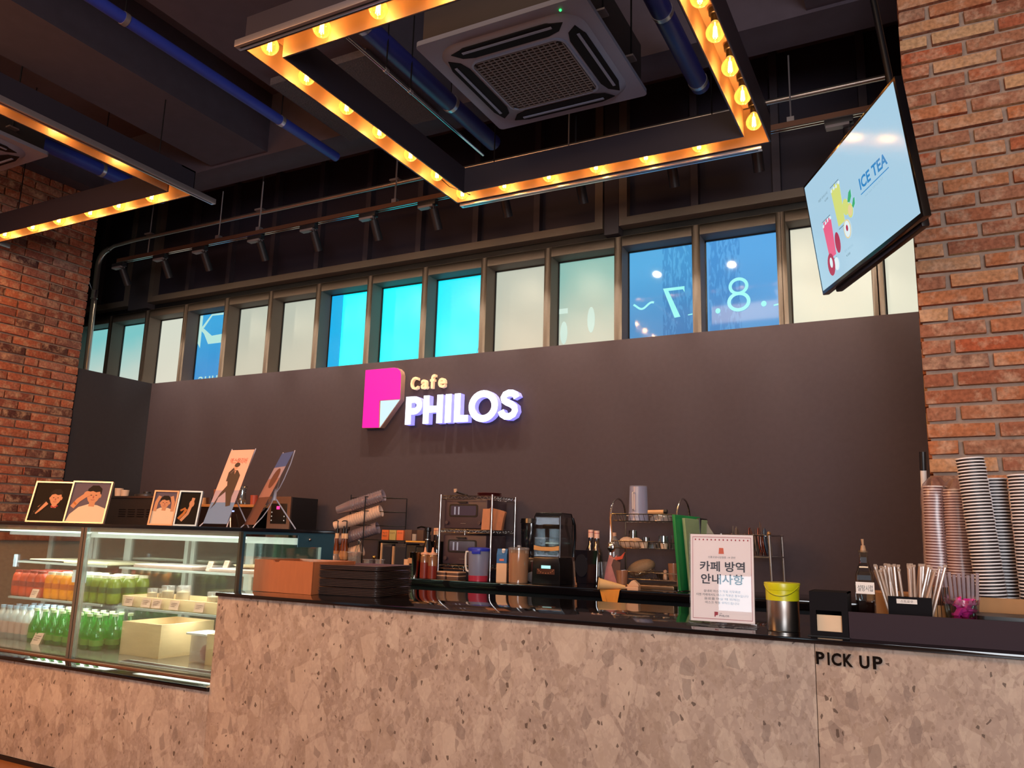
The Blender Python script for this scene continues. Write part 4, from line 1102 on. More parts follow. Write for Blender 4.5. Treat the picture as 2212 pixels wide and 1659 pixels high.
def head(m, fn, cx, cz, s, d=0, smile=True):
    m.prism(stroke([(cx, cz - .55 * s), (cx + .02 * s, cz - .2 * s)], .28 * s), fn, d, d + .0002, 1)
    m.prism(ell(cx, cz, .30 * s, .40 * s, 18), fn, d + .0003, d + .0005, 1)
    m.prism(ell(cx - .30 * s, cz - .02 * s, .05 * s, .09 * s, 8), fn, d, d + .0002, 1); m.prism(ell(cx + .31 * s, cz - .02 * s, .06 * s, .10 * s, 8), fn, d, d + .0002, 1)
    m.prism([(cx - .34 * s, cz + .02 * s), (cx - .33 * s, cz + .32 * s), (cx - .15 * s, cz + .50 * s), (cx + .15 * s, cz + .50 * s), (cx + .34 * s, cz + .34 * s), (cx + .35 * s, cz + .04 * s), (cx + .26 * s, cz + .20 * s), (cx + .08 * s, cz + .16 * s), (cx - .08 * s, cz + .22 * s), (cx - .24 * s, cz + .18 * s)], fn, d + .0006, d + .0008, 2)
    for e in (-.12, .12):
        m.prism(ell(cx + e * s, cz + .01 * s, .05 * s, .018 * s, 8), fn, d + .0006, d + .0008, 2)
    m.prism([(cx - .02 * s, cz - .02 * s), (cx + .03 * s, cz - .02 * s), (cx + .045 * s, cz - .14 * s), (cx - .03 * s, cz - .14 * s)], fn, d + .0006, d + .0007, 8)
    m.prism(stroke([(cx - .09 * s, cz - .21 * s), (cx, cz - .235 * s), (cx + .09 * s, cz - .21 * s)], .03 * s), fn, d + .0006, d + .0008, 8)


def photo_frame(label, x, y, rz, w, h, lean, which, fm):
    t = thing('photo_frame', label, 'photo frame', (x, y, 1.286), 0, 'framed photographs on the display case')
    t.rotation_euler = (Matrix.Rotation(rz, 3, 'Z') @ Matrix.Rotation(-lean, 3, 'X')).to_euler()
    b = .008
    f = MB().box(-w / 2, w / 2, -.008, .010, 0, b).box(-w / 2, w / 2, -.008, .010, h - b, h).box(-w / 2, -w / 2 + b, -.008, .010, b, h - b).box(w / 2 - b, w / 2, -.008, .010, b, h - b)
    part('frame_border', f, fm, t, world=False)
    part('backing', MB().box(-w / 2 + b, w / 2 - b, 0, .006, b, h - b), mat('frame_back', '6a5a50', .7), t, world=False)
    fn = lambda u, v, d: (u, -.0003 - d, v)
    m = MB(); bgm = {0: 0, 1: 4, 2: 4, 3: 0}[which]
    m.prism([(-w / 2 + b, b), (w / 2 - b, b), (w / 2 - b, h - b), (-w / 2 + b, h - b)], fn, 0, .0002, bgm)
    if which == 0:
        m.prism([(-.035, b), (w / 2 - b, b), (w / 2 - b - .005, .05), (.06, .085), (.045, .100), (.0, .100), (-.02, .085), (-.045, .05)], fn, .0003, .0005, 3)
        m.prism(stroke([(.005, .098), (.022, .088), (.045, .100)], .006), fn, .001, .0012, 6)
        head(m, fn, .022, .145, .105, .0006)
        m.prism(stroke([(-.075, .055), (-.045, .085), (-.028, .115)], .022), fn, .001, .0012, 1); m.prism(stroke([(-.055, .08), (-.022, .118)], .030), fn, .0013, .0015, 1)
        m.prism(stroke([(-.085, .045), (-.030, .128)], .012), fn, .0016, .0018, 2)
    elif which == 1:
        m.prism([(-w / 2 + b, b), (w / 2 - b, b), (w / 2 - b, .085), (.05, .105), (.0, .110), (-.05, .092), (-.09, .05)], fn, .0003, .0005, 5)
        head(m, fn, .018, .160, .115, .0006)
        m.prism(stroke([(-.085, .09), (-.060, .13), (-.02, .165)], .026), fn, .0016, .0018, 1); m.prism(ell(-.018, .168, .020, .016, 12), fn, .0019, .0021, 1)
        m.prism(stroke([(-.082, .12), (-.066, .105)], .010), fn, .0022, .0024, 7)
    elif which == 2:
        m.prism([(-w / 2 + b, b), (w / 2 - b, b), (w / 2 - b, .085), (.02, .10), (-.02, .10), (-w / 2 + b, .08)], fn, .0003, .0005, 5)
        head(m, fn, .0, .128, .080, .0006)
        for sx in (-1, 1): m.prism(stroke([(sx * .048, .08), (sx * .045, .13), (sx * .032, .165)], .018), fn, .0016, .0018, 1)
    else:
        m.prism(stroke([(-.03, .03), (.0, .07), (.012, .12), (.018, .158)], .016), fn, .0003, .0005, 1); m.prism(ell(.013, .125, .014, .02, 10), fn, .0006, .0008, 1)
        m.prism(stroke([(-.045, .04), (-.02, .07), (-.01, .095)], .014), fn, .0009, .0011, 7); m.prism(stroke([(-.04, .085), (-.015, .10)], .010), fn, .0012, .0014, 7)
    part('photo_print', m, PHM, t, world=False)
    T = Matrix.Translation((0, .010, h * .6)) @ Matrix.Rotation(lean * 2.3, 4, 'X')
    part('easel_leg', MB(T).box(-.015, .015, 0, .003, -h * .60, 0), mat('frame_back'), t, world=False)
    return t


SILV = mat('silver_frame', 'c9b4ac', .3, metal=.6)
AL, LE = math.radians(27.5), math.radians(15)
photo_frame('silver frame with a person in black on a black ground', -4.45, 2.85, AL, .222, .24, LE, 0, SILV)
photo_frame('silver frame with a person in a white top against grey', -4.13, 2.86, AL, .222, .24, LE, 1, SILV)
photo_frame('narrow rose frame with a person raising both hands', -3.715, 3.02, AL, .135, .196, LE, 2, mat('rose_frame', 'c08f78', .35, metal=.4))
photo_frame('narrow pale-blue frame with a raised hand on black', -3.565, 3.055, AL, .125, .196, LE, 3, mat('blue_silver_frame', 'a8c0d8', .3, metal=.5))

# small X banners
BANM = [mat('banner_pink', 'e8b6a8', .5), mat('banner_blue', '5f86b8', .5), mat('banner_figure', '2e2226', .5), mat('banner_red', 'c0503c', .5), mat('banner_skin', 'd09c84', .5), mat('banner_brown', '6e4a40', .5), mat('banner_sky', '4a64a8', .5), mat('banner_haze', 'a87c74', .5), mat('banner_mid', 'a89ab0', .5)]
WROD = mat('white_rod', 'd6d2e2', .3)


def xbanner(label, loc, rz, lean, kind):
    t = thing('mini_banner_stand', label, 'banner', loc, 0, 'small banner stands on the display case')
    t.rotation_euler = (0, 0, rz)
    w, h = .175, .43
    T = Matrix.Rotation(-lean, 4, 'X')
    m = MB(T); fn = lambda u, v, d: (u, -d, v)
    z0 = .018
    if kind == 0:
        m.prism([(-w / 2, z0), (w / 2, z0), (w / 2, z0 + .12), (-w / 2, z0 + .12)], fn, 0, .001, 1)
        m.prism([(-w / 2, z0 + .12), (w / 2, z0 + .12), (w / 2, z0 + .19), (-w / 2, z0 + .19)], fn, 0, .001, 8)
        m.prism([(-w / 2, z0 + .19), (w / 2, z0 + .19), (w / 2, z0 + h), (-w / 2, z0 + h)], fn, 0, .001, 0)
        add_text(m, '엑스칼리버', lambda u, v, d: (u, -.0015, v), 0, z0 + h - .085, h=.036, w=.125, mi=3, align='C', bold=.01)
        add_text(m, '· · · · · ·', lambda u, v, d: (u, -.0015, v), 0, z0 + h - .115, h=.003, w=.07, mi=3, align='C')
        m.prism(ell(-.002, .345, .017, .021, 12), fn, .0012, .0014, 4); m.prism(ell(.004, .357, .020, .014, 12), fn, .0015, .0017, 2)
        m.prism([(-.03, .30), (-.005, .325), (.022, .325), (.052, .295), (.050, .20), (.048, .17), (.06, .12), (.03, .115), (.012, .155), (-.01, .20), (-.048, .165), (-.052, .13), (-.075, .10), (-.068, .12), (-.045, .19), (-.015, .235), (-.028, .27)], fn, .0018, .002, 2)
        m.prism(stroke([(-.028, .26), (-.032, .31), (-.010, .335)], .016), fn, .0021, .0023, 2)
        m.prism([(.0, .322), (.012, .322), (.010, .30)], fn, .0024, .0026, 4)
        for q in (-.018, -.008, .002): m.prism(stroke([(q, .378), (q + .004, .388)], .002), fn, .0012, .0014, 2)
    else:
        m.prism([(-w / 2, z0), (w / 2, z0), (w / 2, z0 + .16), (-w / 2, z0 + .16)], fn, 0, .001, 5)
        m.prism([(-w / 2, z0 + .16), (w / 2, z0 + .16), (w / 2, z0 + .27), (-w / 2, z0 + .27)], fn, 0, .001, 7)
        m.prism([(-w / 2, z0 + .27), (w / 2, z0 + .27), (w / 2, z0 + .34), (-w / 2, z0 + .34)], fn, 0, .001, 8)
        m.prism([(-w / 2, z0 + .34), (w / 2, z0 + .34), (w / 2, z0 + h), (-w / 2, z0 + h)], fn, 0, .001, 6)
        m.prism(ell(.01, .29, .05, .06, 16), fn, .0012, .0014, 5)
    part('print', m, BANM, t, world=False)
    hub = T @ Vector((0, .045, .215))
    r = MB()
    for sx in (-1, 1):
        for top in (0, 1):
            c = T @ Vector((sx * (w / 2 + .002), .003, (z0 + h + .008) if top else z0 + .006))
            mid = T @ Vector((sx * .035, .04, .215 + (.09 if top else -.09)))
            r.tube([hub, hub * .5 + mid * .5 + Vector((0, .004, 0)), mid, c * .55 + mid * .45 + Vector((0, .004, 0)), c], .0028, 6)
    part('cross_rods', r, WROD, t, world=False)
    ft_ = MB()
    for sx in (-1, 1): ft_.tube([T @ Vector((sx * (w / 2 + .002), .003, z0 + .006)), Vector((sx * (w / 2 + .012), -.004, .002))], .003, 6)
    part('front_feet', ft_, WROD, t, world=False)
    part('hub', MB(Matrix.Translation(hub)).cyl((0, 0, -.03), (0, 0, .03), .011, n=10), WROD, t, world=False)
    part('rear_leg', MB().cyl(hub + Vector((0, 0, -.01)), Vector((0, hub.y + .13, .002)), .0035, n=7), WROD, t, world=False)
    return t


xbanner('pink and blue mini banner with a seated figure in black', (-3.355, 3.06, 1.286), 0.0, math.radians(20), 0)
xbanner('mini banner seen nearly edge-on with its white stand behind', (-3.185, 3.13, 1.286), math.radians(-27), math.radians(24), 1)

# ================================================================== ON THE SERVICE COUNTER
BROWNBOX = mat('red_brown_wood', 'a8623c', .5, noise=.15, scale=10, stretch=(6, 6, 1))
open_box('wooden_box', 'open brown wooden box at the left end of the counter top', 'box', -2.825, -2.475, 2.84, 3.14, 1.0005, 1.143, BROWNBOX, .009, rz=.0, notch=True)
TRAYM = mat('dark_brown_tray', '54423c', .3, noise=.1, scale=40)
tp = rrect(0, 0, .185, .175, .03, 5); tq = rrect(0, 0, .178, .168, .028, 5); n = len(tp)
tm = MB()
tm.add([(*p, .0035) for p in tq] + [(*p, .0052) for p in tp] + [(*p, .0064) for p in tp] + [(p[0] * .975, p[1] * .975, .0064) for p in tp] + [(p[0] * .95, p[1] * .95, .0022) for p in tq] + [(p[0] * .985, p[1] * .985, 0) for p in tq],
       [f for i in range(n) for f in [(a * n + i, a * n + (i + 1) % n, (a + 1) * n + (i + 1) % n, (a + 1) * n + i) for a in range(4)]] + [(i, 5 * n + i, 5 * n + (i + 1) % n, (i + 1) % n) for i in range(n)] + [list(range(4 * n, 5 * n)), list(range(5 * n, 6 * n))[::-1]])
tme = tm.mesh('serving_tray', [TRAYM])
zz = 1.0006
for i in range(18):
    o = bpy.data.objects.new('serving_tray', tme); COL.objects.link(o)
    o.location = (-2.385 + random.uniform(-.002, .002), 3.075 + random.uniform(-.002, .002), zz); o.rotation_euler = (0, 0, math.radians(9) + random.uniform(-.006, .006))
    o['label'] = 'dark brown serving tray, topmost of the stack beside the wooden box' if i == 17 else '%s tray from the top of the dark brown stack beside the wooden box' % nth(18 - i)
    o['category'] = 'tray'; o['group'] = 'stack of serving trays on the counter'
    zz += .0067 + (.0035 if i % 5 == 4 else 0)

# notice stand
ns = thing('notice_stand', 'clear acrylic stand with a Korean hygiene notice on the counter', 'notice', (-.657, 2.80, 1.0005))
ns.rotation_euler = (0, 0, math.radians(4))
LN = math.radians(3)
T = Matrix.Rotation(-LN, 4, 'X')
ACR = clear('acrylic', 'ffffff', .06, .015)
part('foot', MB().box(-.115, .115, -.045, .045, 0, .004).box(-.112, .112, -.012, .012, .004, .014), ACR, ns, world=False, bevel=.001)
part('acrylic_sheet', MB(T).box(-.108, .108, -.004, -.0025, .012, .305).box(-.108, .108, .0025, .004, .012, .305), ACR, ns, world=False)
part('notice_paper', MB(T).box(-.105, .105, -.0015, .0015, .014, .302), mat('notice_paper', 'f6e8e6', .6), ns, world=False)
m = MB(T); fn = lambda u, v, d: (u, -.0018 - d, v)
NM = [mat('notice_red', 'a83a48', .6), mat('notice_ink', '3c4450', .6), mat('notice_grey', '6c6468', .6), mat('notice_orange', 'd86a50', .6)]
for (a, b, c, d) in ((-.098, .098, .292, .2935), (-.098, .098, .022, .0235), (-.098, -.0968, .0235, .292), (.0968, .098, .0235, .292)):
    m.prism([(a, c), (b, c), (b, d), (a, d)], fn, 0, .0002, 0)
for i in range(14): m.prism(ell(-.088 + .0135 * i, .284, .0024, .003, 8), fn, 0, .0002, 0)
m.prism([(-.010, .237), (.008, .237), (.006, .257), (-.008, .257)], fn, 0, .0002, 3)
add_text(m, '신종코로나감염증 -19 관련', fn, 0, .222, h=.007, w=.09, mi=1, align='C')
add_text(m, '카페 방역', fn, .001, .178, h=.034, w=.150, mi=1, align='C', bold=.022)
add_text(m, '안내사항', fn, .001, .136, h=.034, w=.142, mi=1, align='C', bold=.022)
for tx, zz, ww in (('실내외 마스크 착용 의무화로', .109, .122), ('이젠 카페에서도 마스크 착용은 필수입니다', .0965, .172), ('음료를 마실 때 외에는', .084, .118), ('마스크 착용 부탁드립니다', .0715, .112)):
    add_text(m, tx, fn, 0, zz, h=.0085, w=ww, mi=1, align='C')
m.prism([(-.026, .030), (-.022, .030), (-.022, .034), (-.014, .036), (-.014, .046), (-.026, .046)], fn, 0, .0002, 0)
add_text(m, 'cafe', fn, -.010, .0395, h=.004, mi=2); add_text(m, 'PHILOS', fn, -.010, .031, h=.006, w=.032, mi=1, bold=.01)
part('printing', m, NM, ns, world=False)

tbn = thing('table_bin', 'small steel table bin with a yellow swing lid', 'bin', (-.462, 2.805, 1.0005))
part('steel_body', MB().lathe([(0, 0), (.049, 0), (.051, .004), (.051, .098)], 28), STEEL, tbn, world=False)
YEL = mat('yellow_lid_plastic', 'c4c418', .3)
lid = [(.0525, .098), (.0525, .112), (.0545, .150), (.0555, .155), (.053, .155), (.050, .112), (.050, .098)]
lv = MB(); lv.lathe([(.052, .096), (.0525, .128)], 28); part('lid_collar', lv, YEL, tbn, world=False)
part('lid_hood', MB().lathe([(.0525, .1285), (.0565, .150), (.0555, .152), (.0, .150)], 28), YEL, tbn, world=False)
gp_ = []
for q_ in range(15):
    t = PI * q_ / 14; zg = .150 - .040 * math.sin(t); rg_ = .0527 + .0042 * (zg - .1285) / .0215 if zg > .1285 else .0524
    gp_.append((rg_ * math.cos(t), -rg_ * math.sin(t), zg))
part('flap_seam', MB().tube(gp_, .0011, 5), mat('dark_yellow', '6c6c10', .4), tbn, world=False)
part('flap_lip', MB().tube([(p[0] * 1.01, p[1] * 1.01, p[2] + .003) for p in gp_[1:-1]], .0014, 5), YEL, tbn, world=False)

nh = thing('napkin_dispenser', 'black box dispenser with a folded napkin in its opening', 'dispenser', (-.313, 2.77, 1.0005))
D0 = MB(); D0.box(-.368, -.258, 2.72, 2.726, 1.078, 1.134).box(-.368, -.350, 2.72, 2.726, 1.016, 1.078).box(-.276, -.258, 2.72, 2.726, 1.016, 1.078).box(-.368, -.258, 2.72, 2.726, 1.0006, 1.016)
D0.box(-.368, -.364, 2.726, 2.85, 1.0006, 1.134).box(-.262, -.258, 2.726, 2.85, 1.0006, 1.134).box(-.368, -.258, 2.726, 2.85, 1.130, 1.134).box(-.368, -.258, 2.846, 2.85, 1.0006, 1.13)
part('housing', D0, mat('matte_black_box', '121014', .7, spec=.12), nh)
part('base_plate', MB().box(-.374, -.254, 2.70, 2.72, 1.0006, 1.004), BLACK, nh)
for i in range(5): part('napkin', MB().box(-.349 + i * .0004, -.277 - .0005 * i, 2.732 + i * .006, 2.737 + i * .006, 1.006, 1.064 - .001 * i), mat('napkin_paper', 'dcc0a0', .8, noise=.06, scale=30), nh)

ot = thing('counter_tray', 'long dark plum tray along the right end of the counter', 'tray', (.1, 2.80, 1.0005))
PLUM = mat('plum_tray', '352a31', .7, spec=.15)
part('front_board', MB().box(-.256, .60, 2.715, 2.722, 1.0006, 1.079), PLUM, ot)
part('back_board', MB().box(-.256, .60, 2.93, 2.937, 1.0006, 1.05), PLUM, ot)
part('side_board', MB().box(-.256, -.249, 2.722, 2.93, 1.0006, 1.06), PLUM, ot)
part('bottom', MB().box(-.249, .60, 2.722, 2.93, 1.0006, 1.006), PLUM, ot)
bt = thing('black_tray', 'black rounded tray lying behind the front board of the plum tray', 'tray', (.15, 2.82, 1.007))
part('tray_body', MB().prism(rrect(.20, 2.83, .115, .085, .02), lambda u, v, w_: (u, v, w_), 1.070, 1.088), BLACK, bt)
part('tray_stand', MB().box(.11, .29, 2.77, 2.89, 1.0065, 1.070), BLACK, bt)

sy = thing('syrup_bottle', 'square glass syrup bottle with handwritten white label', 'bottle', (-.216, 2.86, 1.0065))
SYG = clear('bottle_glass', 'dfe8ea', .3, .02)
sq = lambda s, z: [(a * s, b * s, z) for a, b in ((-1, -.75), (-.75, -1), (.75, -1), (1, -.75), (1, .75), (.75, 1), (-.75, 1), (-1, .75))]
lv = [(.026, 0), (.028, .004), (.028, .155), (.026, .178), (.017, .205), (.0125, .220), (.012, .248), (.015, .250), (.015, .256)]
vs = []; [vs.extend(sq(s, z)) for s, z in lv]; k = len(lv)
part('glass_body', MB().add(vs, [(a * 8 + i, a * 8 + (i + 1) % 8, a * 8 + 8 + (i + 1) % 8, a * 8 + 8 + i) for a in range(k - 1) for i in range(8)] + [list(range(8))[::-1]], 0, False), SYG, sy, world=False)
part('syrup', MB().add(sq(.025, .006) + sq(.025, .10), [(i, (i + 1) % 8, 8 + (i + 1) % 8, 8 + i) for i in range(8)] + [list(range(8))[::-1], list(range(8, 16))], 0, False), mat('dark_syrup', '2c120c', .1), sy, world=False)
part('paper_label', MB().box(-.025, .029, -.0295, -.0285, .122, .158), WHITEPAPER, sy, world=False)
q = MB(); add_text(q, '설탕시럽', lambda u, v, d: (u, -.0299, v), -.020, .130, h=.019, w=.044); part('handwriting', q, BLACK, sy, world=False)
part('pourer', MB().cyl((0, 0, .25), (0, 0, .272), .010, .006, n=10).cyl((0, 0, .272), (-.001, 0, .292), .003, .0045, n=8), mat('cork_pourer', 'b08a6a', .5), sy, world=False)

kb = thing('kraft_box', 'kraft box standing behind the syrup bottle', 'box', (-.16, 3.06, 1.0065))
part('carton', MB().box(-.225, -.05, 3.02, 3.20, 1.0006, 1.125), KRAFT, kb, bevel=.001)
sbx = thing('straw_box', 'black holder box with a white straw label', 'holder', (-.092, 2.89, 1.0065))
part('housing', MB().box(-.152, -.030, 2.866, 2.870, 1.0066, 1.124).box(-.152, -.148, 2.87, 2.925, 1.0066, 1.122).box(-.034, -.030, 2.87, 2.925, 1.0066, 1.122).box(-.152, -.030, 2.925, 2.929, 1.0066, 1.122).box(-.148, -.034, 2.87, 2.925, 1.0066, 1.012), mat('matte_black_box'), sbx)
part('paper_label', MB().box(-.128, -.070, 2.8645, 2.866, 1.103, 1.117), WHITEPAPER, sbx)
q = MB(); add_text(q, '스트로우', lambda u, v, d: (u, 2.8640, v), -.117, 1.106, h=.008, w=.036); part('lettering', q, INK, sbx)
SW_ = clear('straw_wrapper', 'f6efe8', .15, .15, diff=.45, dcol='eed8c4'); SP_ = mat('pale_straw', 'dcb89a', .5)
rnd = random.Random(4)
for i in range(34):
    L = i < 18
    bx_ = rnd.uniform(-.140, -.10) if L else rnd.uniform(-.09, -.045); by = rnd.uniform(2.878, 2.918)
    lean = (rnd.uniform(-.065, -.005) if L else rnd.uniform(-.012, .065)); ln = rnd.uniform(.185, .212)
    a = Vector((bx_, by, 1.014)); b = a + Vector((lean, rnd.uniform(-.012, .012), ln))
    t = thing('wrapped_straw', 'wrapped straw leaning left in the black straw box' if L else 'wrapped straw leaning right in the black straw box', 'straw', a, group='wrapped straws in the straw box')
    part('straw', MB().cyl(a + (b - a) * .02, a + (b - a) * .95, .0028, n=6), SP_, t)
    part('wrapper', MB().cyl(a + (b - a) * .01, a + (b - a) * .965, .0044, n=7).prism([(-.005, 0), (.005, 0), (.006, .008), (-.004, .008)], lambda u, v, w_: tuple(a + (b - a) * .965 + Vector((u, w_, v))), 0, .0006), SW_, t)

ck = thing('candy_cup', 'clear cup filled with pink wrapped sweets', 'cup', (.05, 2.88, 1.0065))
part('cup_shell', MB().lathe([(0, 0), (.040, 0), (.043, .04), (.050, .118), (.049, .118), (.041, .04), (.038, .003), (0, .003)], 20), JARGLASS, ck, world=False)
PKM = mat('pink_wrapper', 'e0389c', .35, noise=.3, scale=40)
for i in range(40):
    t_ = rnd.random() * 6.28; r_ = rnd.random() ** .5 * .026; zz = .012 + (i // 10) * .026 + rnd.random() * .012
    M_ = Matrix.Translation((r_ * math.cos(t_), r_ * math.sin(t_), zz + .008)) @ Matrix.Rotation(rnd.random() * 3, 4, 'Z') @ Matrix.Rotation(rnd.uniform(.4, 1.5), 4, 'X')
    part('pink_sweet', MB(M_).box(-.008, .008, -.004, .004, -.014, .014).prism([(-.010, .014), (.010, .014), (.012, .020), (-.012, .020)], lambda u, v, w_: (u, w_, v), -.0004, .0004), PKM, ck, world=False, bevel=.001)
ru = MB()
for i in range(26):
    a = 2 * PI * i / 26; b = 2 * PI * (i + .5) / 26
    ru.add([(.048 * math.cos(a), .048 * math.sin(a), .104), (.054 * math.cos(b), .054 * math.sin(b), .132 - .01 * (i % 3)), (.048 * math.cos(b + .2), .048 * math.sin(b + .2), .104)], [(0, 1, 2)], 0)
part('bag_ruffle', ru, clear('pink_film', 'f4c8dc', .2, .15, diff=.4, dcol='f0a8cc'), ck, world=False)
for i in range(9):
    x = .012 + .0095 * i; y = 2.965 + .014 * (i % 2)
    solo('clear_straw', MB().cyl((x, y, 1.0065), (x + (i - 4) * .0035, y, 1.195 + .004 * (i % 3)), .0050, n=8), clear('white_straw_plastic', 'e8e0e8', .2, .2, diff=.45, dcol='e4d8e0'), 'translucent thick straw standing behind the pink sweets', 'straw', (x, y, 1.0065), 'thick straws behind the sweets')
for i in range(12):
    x = -.026 + .0035 * i; y = 2.95 + .012 * (i % 3)
    solo('stirring_stick', MB().cyl((x, y, 1.0065), (x + .002 * (i % 3), y, 1.155), .0018, n=5), mat('dark_stick', '3a2c28', .5), 'thin dark stirring stick between straw box and sweets', 'stick', (x, y, 1.0065), 'stirring sticks behind the straw box')
for i in range(5):
    x = -.026 + .011 * i
    solo('sugar_stick', MB().box(x, x + .009, 2.925 + .002 * i, 2.928 + .002 * i, 1.0065, 1.10), mat('amber_sachet', 'b87a34', .5), 'amber sugar sachet standing right of the straw box', 'sachet', (x + .004, 2.926, 1.0065), 'sugar sachets right of the straw box')

# boxes of cups
cb_ = open_box('cup_carton', 'open kraft carton holding the tall bare cup stacks', 'box', .075, .60, 3.00, 3.30, 1.0006, 1.128, KRAFT, .004)
cb2 = open_box('cup_carton', 'brown carton holding the cup sleeves beside the brick pillar', 'box', -.045, .068, 3.21, 3.42, 1.0006, 1.150, mat('brown_card', '8a5638', .8, noise=.1, scale=30), .004)
RIMW = mat('white_cup_rim', 'fbf6f6', .45); CUPB = mat('dark_cup_wall', '241c1e', .55); CUPP = mat('pink_brown_cup', '6e4844', .6)


def cup_mesh(bodym, nm):
    m = MB(); n = 22
    m.lathe([(0.0, .004), (.030, .004), (.0305, 0), (.0412, .108)], n, mi=0)
    m.lathe([(.0412, .106), (.0432, .1065), (.0440, .1085), (.0432, .1105), (.0415, .1105), (.0408, .108)], n, mi=1, closed=True)
    return m.mesh(nm, [bodym, RIMW])


cA = cup_mesh(CUPB, 'paper_cup'); cP = cup_mesh(CUPP, 'paper_cup')


def cup_stack(me, n_, base, top, label, group, jit=.0012, h0=.110):
    base = Vector(base); top = Vector(top); d = (top - base)
    q = d.normalized().to_track_quat('Z', 'Y').to_euler()
    for i in range(n_):
        o = bpy.data.objects.new('paper_cup', me); COL.objects.link(o)
        p = base + d * (i / (n_ - 1)); o.location = p + Vector((random.uniform(-jit, jit), random.uniform(-jit, jit), 0)); o.rotation_euler = q
        o['label'] = ('topmost cup of the ' if i == n_ - 1 else '%s cup from the top of the ' % nth(n_ - i)) + label
        o['category'] = 'cup'; o['group'] = group


cup_stack(cA, 44, (.150, 3.06, 1.006), (.118, 3.06, 1.462), 'tall leaning black stack with white rims', 'leaning stack of black paper cups')
cup_stack(cA, 38, (.190, 3.155, 1.006), (.178, 3.155, 1.40), 'upright black stack behind the leaning one', 'stack of black paper cups behind the leaning one')
cup_stack(cA, 39, (.262, 3.06, 1.006), (.256, 3.06, 1.405), 'black stack cut by the right photo edge', 'stack of black paper cups at the right edge')
cup_stack(cP, 32, (-.005, 3.29, 1.075), (.002, 3.29, 1.385), 'brown sleeved stack nearest the brick corner', 'left stack of sleeved paper cups', h0=.1)
cup_stack(cP, 32, (.066, 3.24, 1.075), (.068, 3.24, 1.370), 'brown sleeved stack beside the leaning black one', 'right stack of sleeved paper cups')
SLV = clear('crinkled_sleeve', 'faf2f4', .08, .3, diff=.07, dcol='f0c8c0')
for (x0, y0, x1, z1, lb) in ((-.005, 3.29, .002, 1.53, 'crinkled clear sleeve around the left brown cup stack'), (.066, 3.24, .068, 1.52, 'crinkled clear sleeve around the right brown cup stack')):
    m = MB(); n = 20; rows = 16; vs = []; rn = random.Random(int(x0 * 1e3))
    for r in range(rows):
        f = r / (rows - 1); z = 1.15 + (z1 - 1.15) * f
        for i in range(n):
            t = 2 * PI * i / n; R_ = .0475 + rn.uniform(-.001, .003); R_ *= (1 if r < rows - 2 else (.8 if r == rows - 2 else .35))
            vs.append((x0 + (x1 - x0) * f + R_ * math.cos(t), y0 + R_ * math.sin(t), z))
    m.add(vs, [(a * n + i, a * n + (i + 1) % n, (a + 1) * n + (i + 1) % n, (a + 1) * n + i) for a in range(rows - 1) for i in range(n)], 0, False)
    solo('plastic_sleeve', m, SLV, lb, 'sleeve', (x0, y0, 1.15))
ph = thing('broom_handle', 'pale upright handle with dark grip leaning against the pillar', 'handle', (-.052, 3.50, FL))
part('shaft', MB().cyl((-.070, 3.58, FL), (-.033, 3.42, 1.565), .011, n=12), WHITEP, ph)
part('grip', MB().cyl((-.033, 3.42, 1.565), (-.031, 3.412, 1.635), .013, n=12), BLACK, ph)

# ================================================================== ON THE BACK BAR
ZW = 1.0005
# wire shelf (chrome) with two toaster ovens
ws = thing('wire_shelf', 'chrome wire shelf holding two toaster ovens on the back bar', 'shelf', (-2.77, 4.78, ZW))
X0, X1, Y0, Y1 = -2.955, -2.560, 4.62, 4.95
for (x, y) in ((X0, Y0), (X1, Y0), (X0, Y1), (X1, Y1)):
    part('post', MB().cyl((x, y, ZW), (x, y, 1.548), .0085, n=10), CHROME, ws)
for zt in (1.085, 1.318, 1.538):
    m = MB()
    for (ax, ay, bx_, by_) in ((X0, Y0, X1, Y0), (X1, Y0, X1, Y1), (X1, Y1, X0, Y1), (X0, Y1, X0, Y0)):
        m.cyl((ax, ay, zt), (bx_, by_, zt), .003, n=5).cyl((ax, ay, zt - .020), (bx_, by_, zt - .020), .0025, n=5)
        k = 16; zz = [Vector((ax, ay, zt - (.02 if i % 2 else 0))).lerp(Vector((bx_, by_, zt - (.02 if i % 2 else 0))), i / k) for i in range(k + 1)]
        m.tube(zz, .0018, 4)
    part('shelf_rim', m, CHROME, ws)
    m = MB()
    for i in range(15): m.cyl((X0 + .0264 * (i + .5), Y0, zt - .003), (X0 + .0264 * (i + .5), Y1, zt - .003), .0017, n=4)
    part('shelf_wires', m, CHROME, ws, kind='stuff')
OVB = mat('oven_brown', '43333a', .45); OVG = mat('oven_window', '4a4356', .12, spec=.7)


